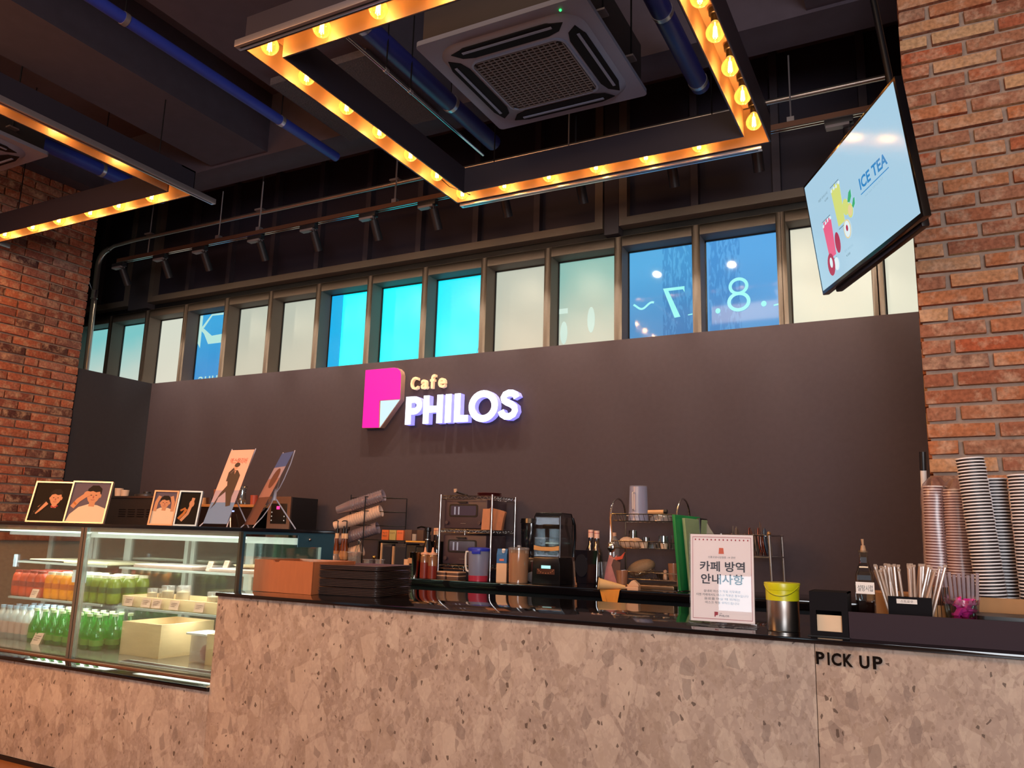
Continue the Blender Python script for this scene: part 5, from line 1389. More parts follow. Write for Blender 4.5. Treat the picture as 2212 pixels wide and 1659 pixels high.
def oven(z, label):
    t = thing('toaster_oven', label, 'oven', (-2.80, 4.76, z), group='toaster ovens on the wire shelf')
    a, b, c, d = -2.945, -2.615, 4.655, 4.93
    part('housing', MB().box(a, b, c, d, z + .008, z + .198), OVB, t, bevel=.008)
    for fx2 in (a + .03, b - .03):
        for fy2 in (c + .03, d - .03): part('foot', MB().cyl((fx2, fy2, z), (fx2, fy2, z + .012), .010, n=8), BLACK, t)
    fn = lambda u, v, w_: (u, c - .0005 - w_, v)
    part('window_frame', MB().prism(rrect(-2.795, z + .125, .110, .042, .015), fn, 0, .003), BLACK, t)
    part('window_glass', MB().prism(rrect(-2.795, z + .125, .098, .032, .010), fn, .003, .004), OVG, t)
    for xx in (-2.865, -2.835): part('rack_reflection', MB().box(xx, xx + .011, c - .0055, c - .0048, z + .098, z + .150), mat('pale_blue_reflection', '9ab0d8', .4), t)  # reflection of a rack painted on the glass as pale bars
    part('handle', MB().box(-2.835, -2.765, c - .016, c - .006, z + .176, z + .184).box(-2.83, -2.825, c - .007, c, z + .177, z + .183).box(-2.775, -2.77, c - .007, c, z + .177, z + .183), BLACK, t)
    for xx in (-2.915, -2.665): part('knob', MB().cyl((xx, c, z + .045), (xx, c - .018, z + .045), .012, n=14), OVB, t)
    part('badge', MB().box(-2.815, -2.775, c - .0012, c, z + .040, z + .042), STEEL, t)


oven(1.3185, 'upper brown toaster oven on the chrome wire shelf')
oven(1.0855, 'lower brown toaster oven on the chrome wire shelf')
kb2 = thing('paper_bag', 'folded brown paper bag beside the upper toaster oven', 'bag', (-2.56, 4.72, 1.3185))
BAG = mat('brown_bag', 'a0694a', .8, noise=.15, scale=30, bump=.2)
part('bag_front', MB().prism([(-2.648, 1.3186), (-2.50, 1.3186), (-2.49, 1.40), (-2.482, 1.435), (-2.505, 1.445), (-2.58, 1.46), (-2.59, 1.468), (-2.60, 1.458), (-2.648, 1.456)], lambda u, v, w_: (u, 4.642 + w_ + (v - 1.32) * .12, v), 0, .028), BAG, kb2, bevel=.002)
part('bag_fold', MB().prism([(-2.645, 1.32), (-2.585, 1.32), (-2.590, 1.458), (-2.645, 1.456)], lambda u, v, w_: (u, 4.636 + w_ + (v - 1.32) * .12, v), 0, .004), mat('bag_fold', 'b47a58', .8, noise=.1, scale=30), kb2)
o = thing('plate_stack', 'low stack of dark red rimmed plates on top of the wire shelf', 'plate', (-2.66, 4.76, 1.5405))
PR = mat('dark_red_plate', '6a2c2c', .3)
for i in range(3):
    part('plate', MB().lathe([(0, 0), (.06, 0), (.082, .006), (.083, .008), (.06, .003), (0, .003)], 24, c=(0, 0, .008 * i)), PR, o, world=False)
o = thing('grey_tongs', 'dark utensil with a pale end lying on the wire shelf', 'utensil', (-2.85, 4.70, 1.5405))
part('handle', MB().cyl((-2.80, 4.70, 1.548), (-2.885, 4.69, 1.572), .006, .008, n=8), BLACK, o); part('pale_tip', MB().cyl((-2.885, 4.69, 1.566), (-2.888, 4.69, 1.59), .012, n=10), mat('beige_plastic', 'bfa088', .5), o)
part('flat_base', MB().box(-2.91, -2.78, 4.66, 4.72, 1.5406, 1.547), BLACK, o)
# containers below shelf
for i, (x, y, z, lb) in enumerate(((-2.90, 4.60, ZW, 'flat beige lidded container under the wire shelf, left lower'), (-2.90, 4.60, 1.024, 'flat beige lidded container under the wire shelf, left upper'), (-2.80, 4.60, ZW, 'flat beige lidded container under the wire shelf, right lower'), (-2.80, 4.60, 1.024, 'flat beige lidded container under the wire shelf, right upper'))):
    o = thing('flat_container', lb, 'container', (x, y, z), group='flat containers under the wire shelf')
    part('tray', MB().prism(rrect(0, 0, .045, .05, .01), lambda u, v, w_: (u, v, w_), 0, .016), mat('dark_container', '5c4238', .5), o, world=False)
    part('lid', MB().prism(rrect(0, 0, .048, .053, .012), lambda u, v, w_: (u, v, w_), .0162, .0228), mat('beige_lid', 'd8a886', .5), o, world=False)

# pitcher
pt = thing('water_pitcher', 'frosted pitcher with a blue lid and red liquid at its base', 'pitcher', (-2.595, 4.53, ZW))
part('jug', MB().lathe([(0, 0), (.058, 0), (.060, .004), (.068, .195)], 24), FROST, pt, world=False)
part('red_liquid', MB().lathe([(0, .0005), (.0606, .0005), (.0628, .034), (0, .034)], 24), mat('red_liquid', 'b03048', .3), pt, world=False)
part('lid', MB().lathe([(.0, .208), (.05, .208), (.066, .204), (.071, .200), (.071, .185), (.0685, .185)], 24).box(-.01, .05, -.074, -.066, .168, .19), mat('blue_lid', '2434b4', .35), pt, world=False, bevel=.001)
part('handle', MB().tube([(-.064, 0, .180), (-.092, 0, .178), (-.096, 0, .15), (-.094, 0, .09), (-.086, 0, .062), (-.061, 0, .052)], .0065, 8), WHITEP, pt, world=False)
mk = thing('milk_carton', 'tall cream and blue carton with a white cap beside the pitcher', 'carton', (-2.44, 4.56, ZW))
part('lower_panel', MB().box(-.032, .032, -.032, .032, 0, .115), mat('cream_carton', 'e0b48c', .6), mk, world=False, bevel=.001)
part('blue_panel', MB().box(-.032, .032, -.032, .032, .1152, .168), mat('blue_carton', '22609a', .5), mk, world=False)
part('gable', MB().prism([(-.032, .168), (.032, .168), (.004, .196), (-.004, .196)], lambda u, v, w_: (w_, u, v), -.032, .032).box(-.032, .032, -.003, .003, .19, .204), mat('blue_carton'), mk, world=False)
part('orange_mark', MB().box(-.014, .014, -.0328, -.032, .130, .142), mat('orange_mark', 'd8683c', .5), mk, world=False)
part('cap', MB().cyl((.008, -.012, .180), (.010, -.024, .200), .011, n=12), WHITEP, mk, world=False)
mk.rotation_euler = (0, 0, math.radians(20))
jc = thing('beige_canister', 'cylindrical canister of beige powder with clear lid', 'canister', (-2.325, 4.56, ZW))
part('canister', MB().lathe([(0, .0), (.058, 0), (.060, .01), (.064, .205)], 24), clear('canister_plastic', 'f0e0d0', .2, .1, diff=.35, dcol='e8c8a8'), jc, world=False)
part('powder', MB().lathe([(0, .004), (.057, .004), (.0615, .180), (0, .184)], 24), mat('beige_powder', 'cfa07c', .8, noise=.1, scale=60), jc, world=False)
part('lid', MB().lathe([(.066, .200), (.066, .212), (.05, .216), (.012, .218), (.012, .228), (0, .230)], 22), PLASTIC, jc, world=False)
o = thing('storage_bag', 'clear bag of pale contents between canister and black blender', 'bag', (-2.265, 4.66, ZW))
part('bag', MB().sphere((0, 0, .034), .052, 14, 8, sq=(1, .8, .7)), PLASTIC, o, world=False)
o2 = thing('plastic_tub', 'low clear tub with a pink tint behind the clear bag', 'tub', (-2.26, 4.80, ZW))
part('tub_body', MB().box(-.07, .07, -.05, .05, 0, .125), clear('pink_tub', 'e8b4b4', .15, .1, diff=.3, dcol='c87878'), o2, world=False, bevel=.006); part('rim', MB().box(-.075, .075, -.055, .055, .1255, .134), PLASTIC, o2, world=False)

# blender with sound cover
bl = thing('bar_blender', 'black bar blender under a clear sound hood with a lit display', 'blender', (-2.14, 4.66, ZW))
BB = mat('blender_black', '0f0e11', .25)
part('base_housing', MB().prism([(-.095, 0), (.095, 0), (.092, .12), (.085, .160), (-.085, .160), (-.092, .12)], lambda u, v, w_: (u, w_, v), -.095, .11), BB, bl, world=False, bevel=.004)
part('display', MB().box(-.030, .032, -.0975, -.0955, .094, .112), mat('lcd_cyan', '000000', .2, emit='a8ece6', es=1.4), bl, world=False, bevel=.0005)
for i in range(9):
    t_ = PI + PI * (i + .5) / 9
    part('button', MB().cyl((.052 * math.cos(t_), -.0955, .092 + .026 * math.sin(t_)), (.052 * math.cos(t_), -.098, .092 + .026 * math.sin(t_)), .0035, n=8), mat('copper_buttons', 'a06a4a', .4), bl, world=False)
part('dial_panel', MB().box(-.060, .060, -.0965, -.0952, .060, .092), mat('brown_panel', '4a2a1e', .3), bl, world=False)
HOOD = clear('hood_plastic', 'c8ccd0', .25, .03)
h = MB(); W_, D_, Z0_, Z1_ = .088, .105, .162, .430
h.add([(-W_, -.085, Z0_), (W_, -.085, Z0_), (W_, -.085, Z1_ - .02), (-W_, -.085, Z1_ - .02), (-W_, -.065, Z1_), (W_, -.065, Z1_), (-W_, D_, Z0_), (W_, D_, Z0_), (W_, D_, Z1_ - .02), (-W_, D_, Z1_ - .02), (W_, D_ - .02, Z1_), (-W_, D_ - .02, Z1_)],
      [(0, 1, 2, 3), (3, 2, 5, 4), (4, 5, 10, 11), (1, 7, 8, 10, 5, 2), (0, 3, 4, 11, 9, 6), (9, 8, 10, 11), (6, 9, 8, 7)])
part('sound_hood', h, HOOD, bl, world=False)
part('hood_edge', MB().tube([(-W_, -.086, Z0_), (-W_, -.086, Z1_ - .02), (-W_, -.065, Z1_), (W_, -.065, Z1_), (W_, -.086, Z1_ - .02), (W_, -.086, Z0_)], .003, 6).tube([(W_, -.065, Z1_), (W_, D_ - .02, Z1_), (W_, D_, Z1_ - .03), (W_, D_, Z0_)], .003, 6), BB, bl, world=False)
part('jar', MB().lathe([(.03, .17), (.05, .20), (.058, .33), (.056, .335), (.048, .2), (.03, .175)], 4), JARGLASS, bl, world=False)
part('jar_lid', MB().box(-.05, .05, -.05, .05, .336, .362), BB, bl, world=False, bevel=.006)
part('wooden_bar', MB().prism([(-.085, .205), (-.04, .200), (.04, .200), (.085, .205), (.085, .232), (.04, .224), (-.04, .224), (-.085, .232)], lambda u, v, w_: (u, w_, v), -.0945, -.088), mat('light_wood_band', 'c8965c', .5, noise=.15, scale=20), bl, world=False)
part('hinge_arm', MB().tube([(.10, .10, .165), (.108, .10, .28), (.118, .07, .36), (.108, .06, .405)], .009, 8), BB, bl, world=False)
bl2 = thing('bar_blender', 'dim second blender jar with black lid behind the beige canister', 'blender', (-2.40, 4.88, ZW))
part('base_housing', MB().box(-.07, .07, -.06, .06, 0, .15), BB, bl2, world=False, bevel=.008)
part('jar', MB().lathe([(.045, .152), (.066, .24), (.070, .37), (.066, .37), (.060, .24), (.04, .156)], 16), clear('smoky_jar', '8a8a94', .2, .1, diff=.3, dcol='3c3a44'), bl2, world=False)
part('lid', MB().lathe([(0, .405), (.07, .402), (.076, .372), (0, .371)], 16), BB, bl2, world=False)
mp_ = thing('measuring_jug', 'smoky grey measuring jug standing upside down in front of bottles', 'jug', (-1.86, 4.52, ZW))
part('jug_body', MB().lathe([(.052, .0), (.055, .022), (.060, .024), (.076, .212), (.073, .212), (.058, .03), (0, .03)], 6), clear('smoky_plastic', '5c5c68', .2, .1, diff=.55, dcol='2c2a36'), mp_, world=False)
part('dark_oval', MB().prism(ell(0, .125, .04, .065, 20), lambda u, v, w_: (u + .0, -.062 - w_ - (v - .1) * .08, v), 0, .002), mat('dark_oval', '181a22', .3), mp_, world=False)
tub2 = thing('plastic_tub', 'tall frosted tub half hidden left of the smoky jug', 'tub', (-1.93, 4.64, ZW))
part('tub_body', MB().lathe([(0, 0), (.05, 0), (.062, .14), (.066, .142)], 4), PLASTIC, tub2, world=False); part('cream', MB().lathe([(0, .003), (.045, .003), (.05, .05), (0, .05)], 4), mat('cream_food', 'd8a878', .7), tub2, world=False)
tub3 = thing('plastic_tub', 'tall frosted tub half hidden right of the smoky jug', 'tub', (-1.765, 4.66, ZW))
part('tub_body', MB().lathe([(0, 0), (.06, 0), (.070, .145), (.074, .147)], 4), PLASTIC, tub3, world=False)


def spirit(name, label, x, y, col, h=.335, capm=None, r=.038, group='tall capped bottles on the back bar'):
    s = h / .335
    t = thing(name, label, 'bottle', (x, y, ZW), group=group)
    part('glass_body', MB().lathe([(0, 0), (r, 0), (r, .18 * s), (r * .9, .205 * s), (.016, .245 * s), (.0135, .29 * s)], 16), clear('gl_' + col, col, .3, .05, diff=.25, dcol=col), t, world=False)
    part('cap', MB().lathe([(.0165, .288 * s), (.0165, h), (0, h)], 12), capm or mat('pink_white_cap', 'e8bca8', .4), t, world=False)
    part('cap_band', MB().lathe([(.0168, .318 * s), (.0168, .322 * s)], 12).mesh and MB().cyl((0, 0, .317 * s), (0, 0, .321 * s), .0169, n=12), mat('red_band', 'a83040', .4), t, world=False)
    return t


spirit('syrup_bottle', 'dark syrup bottle with pink-white cap, left of the pair behind the smoky jug', -1.90, 4.70, '3a4258')
spirit('syrup_bottle', 'syrup bottle with wide pink-white cap, right of the pair behind the smoky jug', -1.845, 4.66, '6a5a58', .33)
pb = thing('plastic_bottle', 'clear plastic bottle with peach cap left of the dish rack', 'bottle', (-1.765, 4.74, ZW))
part('body', MB().lathe([(0, 0), (.032, 0), (.034, .21), (.036, .25), (.030, .275), (.014, .295), (.014, .30)], 16), PLASTIC, pb, world=False)
part('cap', MB().lathe([(0, .322), (.0165, .322), (.0165, .300), (0, .3)], 12), mat('peach_cap', 'dca888', .5), pb, world=False)
sk = thing('snack_bag', 'red and pink snack bag propped left of the dish rack', 'bag', (-1.70, 4.60, ZW))
part('bag', MB().prism([(-1.775, 1.002), (-1.685, 1.002), (-1.680, 1.12), (-1.70, 1.19), (-1.715, 1.17), (-1.745, 1.19), (-1.76, 1.12)], lambda u, v, w_: (u, 4.58 + w_ + (v - 1) * .15, v), 0, .03), mat('pink_bag', 'b07070', .4, noise=.35, scale=18), sk, bevel=.003)
part('dark_stripe', MB().prism([(-1.725, 1.13), (-1.675, 1.005), (-1.665, 1.005), (-1.67, 1.16), (-1.715, 1.165)], lambda u, v, w_: (u, 4.574 + w_ + (v - 1) * .15, v), 0, .003), mat('dark_wine', '3a1a24', .4), sk)
part('red_crinkles', MB().prism([(-1.70, 1.175), (-1.66, 1.185), (-1.635, 1.21), (-1.65, 1.17), (-1.69, 1.160)], lambda u, v, w_: (u, 4.575 + w_, v), 0, .012), mat('orange_red_foil', 'c8543c', .35), sk)
pc = thing('paper_cup', 'small frosted cup standing before the dish rack', 'cup', (-1.635, 4.53, ZW))
part('cup_shell', MB().lathe([(0, 0), (.026, 0), (.034, .105), (.032, .105), (.024, .003), (0, .003)], 18), clear('peach_plastic', 'f0d0b8', .2, .2, diff=.5, dcol='d8a888'), pc, world=False)

# yellow funnel / scoop lying at the worktop edge with a cloth
fn_ = thing('strainer_sleeve', 'cream funnel with a yellow cloth tip lying at the worktop edge', 'funnel', (-1.66, 4.47, ZW))
F0 = Vector((-1.735, 4.415, 1.030)); F1 = Vector((-1.595, 4.47, 1.014))
CRM = mat('cream_funnel', 'dcb47c', .6)
part('cone', MB().cyl(F0, F1, .032, .010, n=20, caps=False).cyl(F0 + (F1 - F0) * .02, F1, .029, .009, n=20, caps=True), CRM, fn_)
part('rim', MB().tube([F0 + (F1 - F0).normalized().orthogonal().normalized() * 0 + Vector((0, 0, 0)) + (Vector((math.cos(t), 0, 0)) * .0 + (F1 - F0).normalized().orthogonal().normalized() * .032 * math.cos(t) + (F1 - F0).normalized().cross((F1 - F0).normalized().orthogonal().normalized()) * .032 * math.sin(t)) for t in [2 * PI * i / 20 for i in range(20)]], .0035, 6, closed=True), CRM, fn_)
cl_ = thing('yellow_cloth', 'yellow cloth hanging over the worktop edge under the funnel', 'cloth', (-1.67, 4.435, .99))
nx_, nz_ = 10, 8; vs = []
for j in range(nz_ + 1):
    for i in range(nx_ + 1):
        u = i / nx_; v = j / nz_
        x = -1.735 + .125 * u + (.02 * v if u < .3 else -.015 * v * u); z = 1.008 - .074 * v - .006 * u * v; y = 4.425 - .004 * math.sin(u * 9) * v
        if j == 0: y = 4.45; z = 1.003
        vs.append((x, y, z))
part('cloth_sheet', MB().add(vs, [(j * (nx_ + 1) + i, j * (nx_ + 1) + i + 1, (j + 1) * (nx_ + 1) + i + 1, (j + 1) * (nx_ + 1) + i) for j in range(nz_) for i in range(nx_)], 0, True), mat('yellow_cloth', 'd8913a', .8, noise=.1, scale=50), cl_)
sp_ = thing('white_clip', 'small cream angular clip on the worktop before the dish rack', 'clip', (-1.54, 4.47, ZW))
part('clip_base', MB().box(-1.575, -1.51, 4.445, 4.49, ZW, 1.022), mat('cream_clip', 'd8b090', .5), sp_, bevel=.002)
part('clip_wedge', MB().prism([(-1.578, 1.0225), (-1.508, 1.0225), (-1.512, 1.036), (-1.538, 1.058), (-1.552, 1.052)], lambda u, v, w_: (u, 4.45 + w_, v), 0, .035), mat('cream_clip'), sp_, bevel=.002)
part('clip_stem', MB().cyl((-1.60, 4.468, 1.012), (-1.575, 4.468, 1.012), .006, n=8), mat('cream_clip'), sp_)

# three-tier dish rack
dr = thing('dish_rack', 'three-tier chrome dish rack full of cups and bowls', 'dish rack', (-1.52, 4.76, ZW))
RX0, RX1, RY0, RY1 = -1.745, -1.335, 4.63, 4.90
for x in (RX0, RX1):
    pts = [(x, RY0, ZW), (x, RY0, 1.42)] + [(x, (RY0 + RY1) / 2 - (RY1 - RY0) / 2 * math.cos(t), 1.42 + .11 * math.sin(t)) for t in [PI * i / 12 for i in range(1, 12)]] + [(x, RY1, 1.42), (x, RY1, ZW)]
    part('side_hoop', MB().tube(pts, .006, 8), CHROME, dr)
for zt, zb in ((1.432, 1.392), (1.272, 1.232), (1.095, 1.055)):
    m = MB()
    loop = lambda z_, e=.0: [(RX0 + e, RY0 + e, z_), (RX1 - e, RY0 + e, z_), (RX1 - e, RY1 - e, z_), (RX0 + e, RY1 - e, z_)]
    m.tube(loop(zt), .003, 6, closed=True).tube(loop(zb, .012), .0025, 6, closed=True)
    for i in range(13):
        x = RX0 + .03 + (RX1 - RX0 - .06) * i / 12
        m.tube([(x, RY0, zt), (x + .006, RY0 + .012, zb), (x + .006, RY1 - .012, zb), (x, RY1, zt)], .0014, 4)
    for i in range(5):
        y = RY0 + .04 + (RY1 - RY0 - .08) * i / 4
        m.tube([(RX0, y, zt), (RX0 + .012, y, zb)], .0014, 4).tube([(RX1, y, zt), (RX1 - .012, y, zb)], .0014, 4)
    part('basket', m, CHROME, dr)
part('drip_tray', MB().box(-1.69, -1.35, 4.60, 4.90, 1.004, 1.026), mat('bronze_tray', '8a7058', .25, metal=.7), dr, bevel=.006)
part('foot_rail', MB().box(-1.70, -1.34, 4.60, 4.62, ZW, 1.0038), CHROME, dr)
ld = thing('steel_ladle', 'steel ladle hooked at the left corner of the dish rack', 'ladle', (-1.725, 4.60, 1.25))
part('handle', MB().tube([(-1.735, 4.615, 1.43), (-1.733, 4.60, 1.41), (-1.725, 4.60, 1.30), (-1.728, 4.60, 1.265)], .0055, 7), mat('warm_steel', 'c9a27c', .3, metal=.9), ld)
part('bowl', MB().sphere((-1.728, 4.60, 1.235), .026, 12, 8, sq=(1, .5, 1.25)), CHROME, ld)
o = thing('plastic_pitcher', 'clear upturned pitcher on the top tier of the dish rack', 'pitcher', (-1.60, 4.72, 1.393))
part('pitcher_body', MB().lathe([(.062, 0), (.060, .005), (.053, .205), (.051, .21), (.055, .005)], 24), FROST, o, world=False)
part('base_ring', MB().lathe([(.0, .206), (.053, .206), (.055, .212), (0, .212)], 24), PLASTIC, o, world=False)
part('handle', MB().tube([(-.01, -.062, .17), (-.008, -.082, .165), (-.006, -.084, .07), (-.01, -.064, .06)], .005, 7), mat('milky_handle', 'c8b8b4', .4), o, world=False)
o = thing('rolling_pin', 'short wooden rod lying across the top tier', 'rod', (-1.46, 4.71, 1.44))
part('rod', MB().cyl((-1.53, 4.69, 1.447), (-1.435, 4.70, 1.450), .012, n=12), mat('light_rod', 'd8a470', .5), o); part('dark_end', MB().cyl((-1.435, 4.70, 1.45), (-1.415, 4.70, 1.450), .014, n=12), BLACK, o)
o = thing('glass_bowl', 'shallow clear bowl upside down on the top tier', 'bowl', (-1.475, 4.76, 1.394))
part('bowl', MB().lathe([(.065, 0), (.062, .02), (.045, .038), (0, .04), (.0, .037), (.043, .035), (.06, .018), (.062, 0)], 20), PLASTIC, o, world=False)
GC = [(-1.635, 4.72, .030, .105, 'tall clear tumbler upside down on the middle tier, left'), (-1.56, 4.74, .026, .065, 'short clear tumbler on the middle tier beside the tall one'), (-1.445, 4.72, .033, .075, 'clear glass cup on the middle tier, right of centre'), (-1.375, 4.72, .028, .08, 'clear glass cup at the right of the middle tier'), (-1.50, 4.70, .025, .03, 'low glass dish on the middle tier, centre')]
for x, y, r, h_, lb in GC:
    t = thing('glass_tumbler', lb, 'glass', (x, y, 1.2335), group='glasses on the middle tier')
    part('tumbler', MB().lathe([(r, 0), (r * .86, h_), (0, h_ + .001), (0, h_ - .004), (r * .8, h_ - .005), (r * .93, 0)], 16), JARGLASS, t, world=False)
for x, y, s, lb in ((-1.66, 4.68, .05, 'left of two pale folded cloths on the middle tier'), (-1.60, 4.67, .045, 'right of two pale folded cloths on the middle tier')):
    t = thing('folded_cloth', lb, 'cloth', (x, y, 1.234), group='pale cloths on the middle tier')
    part('cloth', MB().sphere((0, 0, .03), s, 12, 7, sq=(1, .7, .7)), mat('pale_cloth', 'b89a84', .9, noise=.15, scale=40), t, world=False)
for i, (x, h_, lb) in enumerate(((-1.548, .035, 'small white cup on the middle tier, left one'), (-1.425, .032, 'small white cup on the middle tier, right one'))):
    t = thing('white_cup', lb, 'cup', (x, 4.665, 1.234))
    part('cup_shell', MB().lathe([(0, 0), (.017, 0), (.024, h_), (.022, h_), (.015, .003), (0, .003)], 14), mat('pale_ceramic', 'd8bca4', .4), t, world=False)
t = thing('frying_basket', 'oval beige basket leaning in the lowest tier', 'basket', (-1.59, 4.74, 1.06))
part('shell', MB(Matrix.Translation((-1.59, 4.74, 1.118)) @ Matrix.Rotation(-.35, 4, 'Y')).sphere((0, 0, 0), .085, 20, 10, sq=(1.05, .75, .55)), mat('tan_mesh', '8f7458', .7, noise=.25, scale=150), t)
for i in range(3): part('wire', MB().tube([(-1.60 + .012 * i, 4.662, 1.075 + .003 * i), (-1.545, 4.660, 1.096 + .004 * i), (-1.485, 4.665, 1.125 - .014 * i)], .0028, 6), CHROME, t)
t = thing('pepper_mill', 'small peg-shaped utensil standing in the lowest tier', 'utensil', (-1.43, 4.70, 1.057))
part('peg', MB().lathe([(0, 0), (.012, 0), (.014, .02), (.008, .035), (.012, .05), (0, .058)], 12), mat('beige_plastic'), t, world=False); part('dark_bowl', MB().lathe([(0, .0), (.04, .002), (.055, .03), (.05, .03), (0, .006)], 16, c=(-.02, .06, 0)), mat('dark_pan', '2a2420', .4), t, world=False)
t = thing('glass_tumbler', 'tall beige tumbler at the right of the lowest tier', 'glass', (-1.375, 4.68, 1.057))
part('tumbler', MB().lathe([(0, 0), (.026, 0), (.032, .095), (.030, .095), (.024, .003), (0, .003)], 16), clear('peach_plastic'), t, world=False)
for (p, nm, lb, m_) in (((-1.352, -1.268, 1.005, 1.430), 'cutting_board', 'bright green cutting board leaning right of the dish rack', mat('green_board', '1f8a4c', .45, noise=.08, scale=20)), ((-1.305, -1.235, 1.005, 1.412), 'cutting_board', 'pale green cutting board behind the bright green one', mat('pale_green_board', '8fa880', .5, noise=.1, scale=20))):
    x0, x1, z0, z1 = p; yb = 4.60 if nm and x0 < -1.31 else 4.64
    t = thing(nm, lb, 'cutting board', ((x0 + x1) / 2, yb, z0), group='cutting boards by the dish rack')
    off = .035
    part('board', MB().add([(x0 + off, yb - .02, z0), (x0 + off + .016, yb - .03, z0), (x1 - .005, yb + .22, z0), (x1 - .02, yb + .22, z0), (x0, yb - .02, z1), (x0 + .020, yb - .03, z1), (x1 + .02, yb + .22, z1 - .005), (x1, yb + .22, z1 - .005)],
         [(0, 1, 2, 3), (4, 7, 6, 5), (0, 4, 5, 1), (1, 5, 6, 2), (2, 6, 7, 3), (3, 7, 4, 0)]), m_, t, bevel=.003)
t = thing('dark_board', 'dark board with a pale slanting one behind the green boards', 'board', (-1.20, 4.78, ZW))
part('black_board', MB().box(-1.255, -1.235, 4.76, 4.93, ZW, 1.418), BLACK, t, bevel=.004)
part('slanting_sheet', MB().prism([(-1.225, 1.405), (-1.20, 1.36), (-1.16, 1.30), (-1.16, 1.01), (-1.215, 1.01)], lambda u, v, w_: (u, 4.85 + w_, v), 0, .006), mat('grey_sheet', '9a9486', .5), t)

# plate rack on the right
pr = thing('plate_rack', 'two-legged steel plate rack holding upright plates', 'rack', (-.93, 4.80, ZW))
for y, xo in ((4.70, -.835), (4.90, -.80)):
    for xx in (xo, -1.10 if y < 4.8 else -1.08):
        part('post', MB().cyl((xx + (.01 if xx > -.9 else 0), y, ZW), (xx, y, 1.330), .007, n=8), STEEL, pr)
for z_ in (1.325, 1.205):
    m = MB(); m.tube([(-1.10, 4.70, z_), (-.83, 4.70, z_), (-.79, 4.90, z_), (-1.08, 4.90, z_)], .0035, 6, closed=True)
    for i in range(9): m.cyl((-1.09 + .03 * i, 4.70, z_), (-1.075 + .03 * i, 4.90, z_), .002, n=5)
    part('tier', m, CHROME, pr)
part('joint_cap', MB().sphere((-.835, 4.70, 1.335), .012, 10, 6), mat('brass_cap', 'b08a60', .3, metal=.7), pr)
PCOL = [mat('rust_plate', '8f3c22', .3), mat('clear_plate', '7c6c60', .2), mat('rust_plate'), mat('rust_plate'), mat('rust_plate'), mat('blue_shine_plate', '4a6a8a', .15), mat('clear_plate')]
xs = [-1.06, -1.03, -1.0, -.985, -.955, -.94, -.925, -.905, -.893, -.882, -.872, -.855]
for i, x in enumerate(xs):
    rr_ = .062 + .018 * (i % 3 == 1); cm = PCOL[(0, 1, 1, 0, 0, 1, 1, 0, 0, 0, 5, 1)[i]]
    t = thing('upright_plate', 'plate standing on edge in the plate rack, %s' % ('rust red' if cm.name.startswith('rust') else 'glassy'), 'plate', (x, 4.78, 1.208 + rr_), group='plates standing in the rack')
    t.rotation_euler = (0, PI / 2 - .12, .05)
    part('dish', MB().lathe([(0, 0), (rr_ * .6, 0), (rr_, .008), (rr_, .0105), (rr_ * .6, .003), (0, .003)], 22), cm, t, world=False)
for i, (x, z1_) in enumerate(((-1.045, 1.375), (-1.025, 1.372), (-.945, 1.362), (-.92, 1.365), (-.895, 1.40), (-.888, 1.392), (-.875, 1.37))):
    solo('rack_wire', MB().cyl((x, 4.74, 1.21), (x + .004, 4.74, z1_), .0022, n=5), CHROME, 'thin steel divider rising above the upright plates', 'divider', (x, 4.74, 1.21), 'steel dividers in the plate rack')

# ---- left part of the back bar
cr = thing('cup_rack', 'black wire rack of slanting cup tubes behind the trays', 'rack', (-3.68, 4.80, ZW))
m = MB(); CRX0, CRX1, CRY0, CRY1 = -3.70, -3.36, 4.66, 4.86
wires = []
for (x, y, z1_) in ((-3.605, 4.64, 1.535), (-3.40, 4.86, 1.53), (-3.895, 4.84, 1.56)):
    part('post', MB().cyl((x, y, ZW), (x, y, z1_), .004, n=6), BLACKM, cr)
for z_ in (1.535, 1.435, 1.335, 1.235):
    part('wire_loop', MB().tube([(-3.605, 4.64, z_), (-3.40, 4.86, z_ - .003), (-3.895, 4.84, z_ + .02 - .02)], .0028, 5, closed=True), BLACKM, cr)
CLEARCUP = clear('clear_cup_tube', 'e8e4ee', .35, .12, diff=.5, dcol='c8b8c4')


def tube_cup(bodym, nm, r0=.030, r1=.043):
    m = MB(); m.lathe([(0, 0), (r0, 0), (r1, .115), (r1 + .0015, .117), (r1 - .001, .118), (r0 - .001, .004), (0, .003)], 20); return m.mesh(nm, [bodym])


CW_ = tube_cup(mat('ivory_cup', 'dcbfae', .5), 'nested_cup'); CC_ = tube_cup(CLEARCUP, 'nested_cup')
for k, (z_, x_, me, lb, cnt) in enumerate(((1.435, -3.835, CC_, 'top clear tube of cups in the black rack', 15), (1.325, -3.85, CW_, 'second tube of ivory cups in the black rack', 15), (1.205, -3.87, CC_, 'third clear tube of cups in the black rack', 15), (1.085, -3.86, CW_, 'lowest tube of ivory cups in the black rack', 8))):
    a = Vector((x_, 4.62, z_)); b = a + Vector((.33, .10, .115))
    q = (b - a).normalized().to_track_quat('Z', 'Y').to_euler(); ext = (b - a).length - .118
    for i in range(cnt):
        o = bpy.data.objects.new('nested_cup', me); COL.objects.link(o); o.location = a + (b - a).normalized() * (ext * i / 14); o.rotation_euler = q
        o['label'] = ('front cup of the ' if i == 0 else '%s cup from the front of the ' % nth(i + 1)) + lb; o['category'] = 'cup'; o['group'] = lb
AMB = mat('amber_syrup', '6a3418', .2)
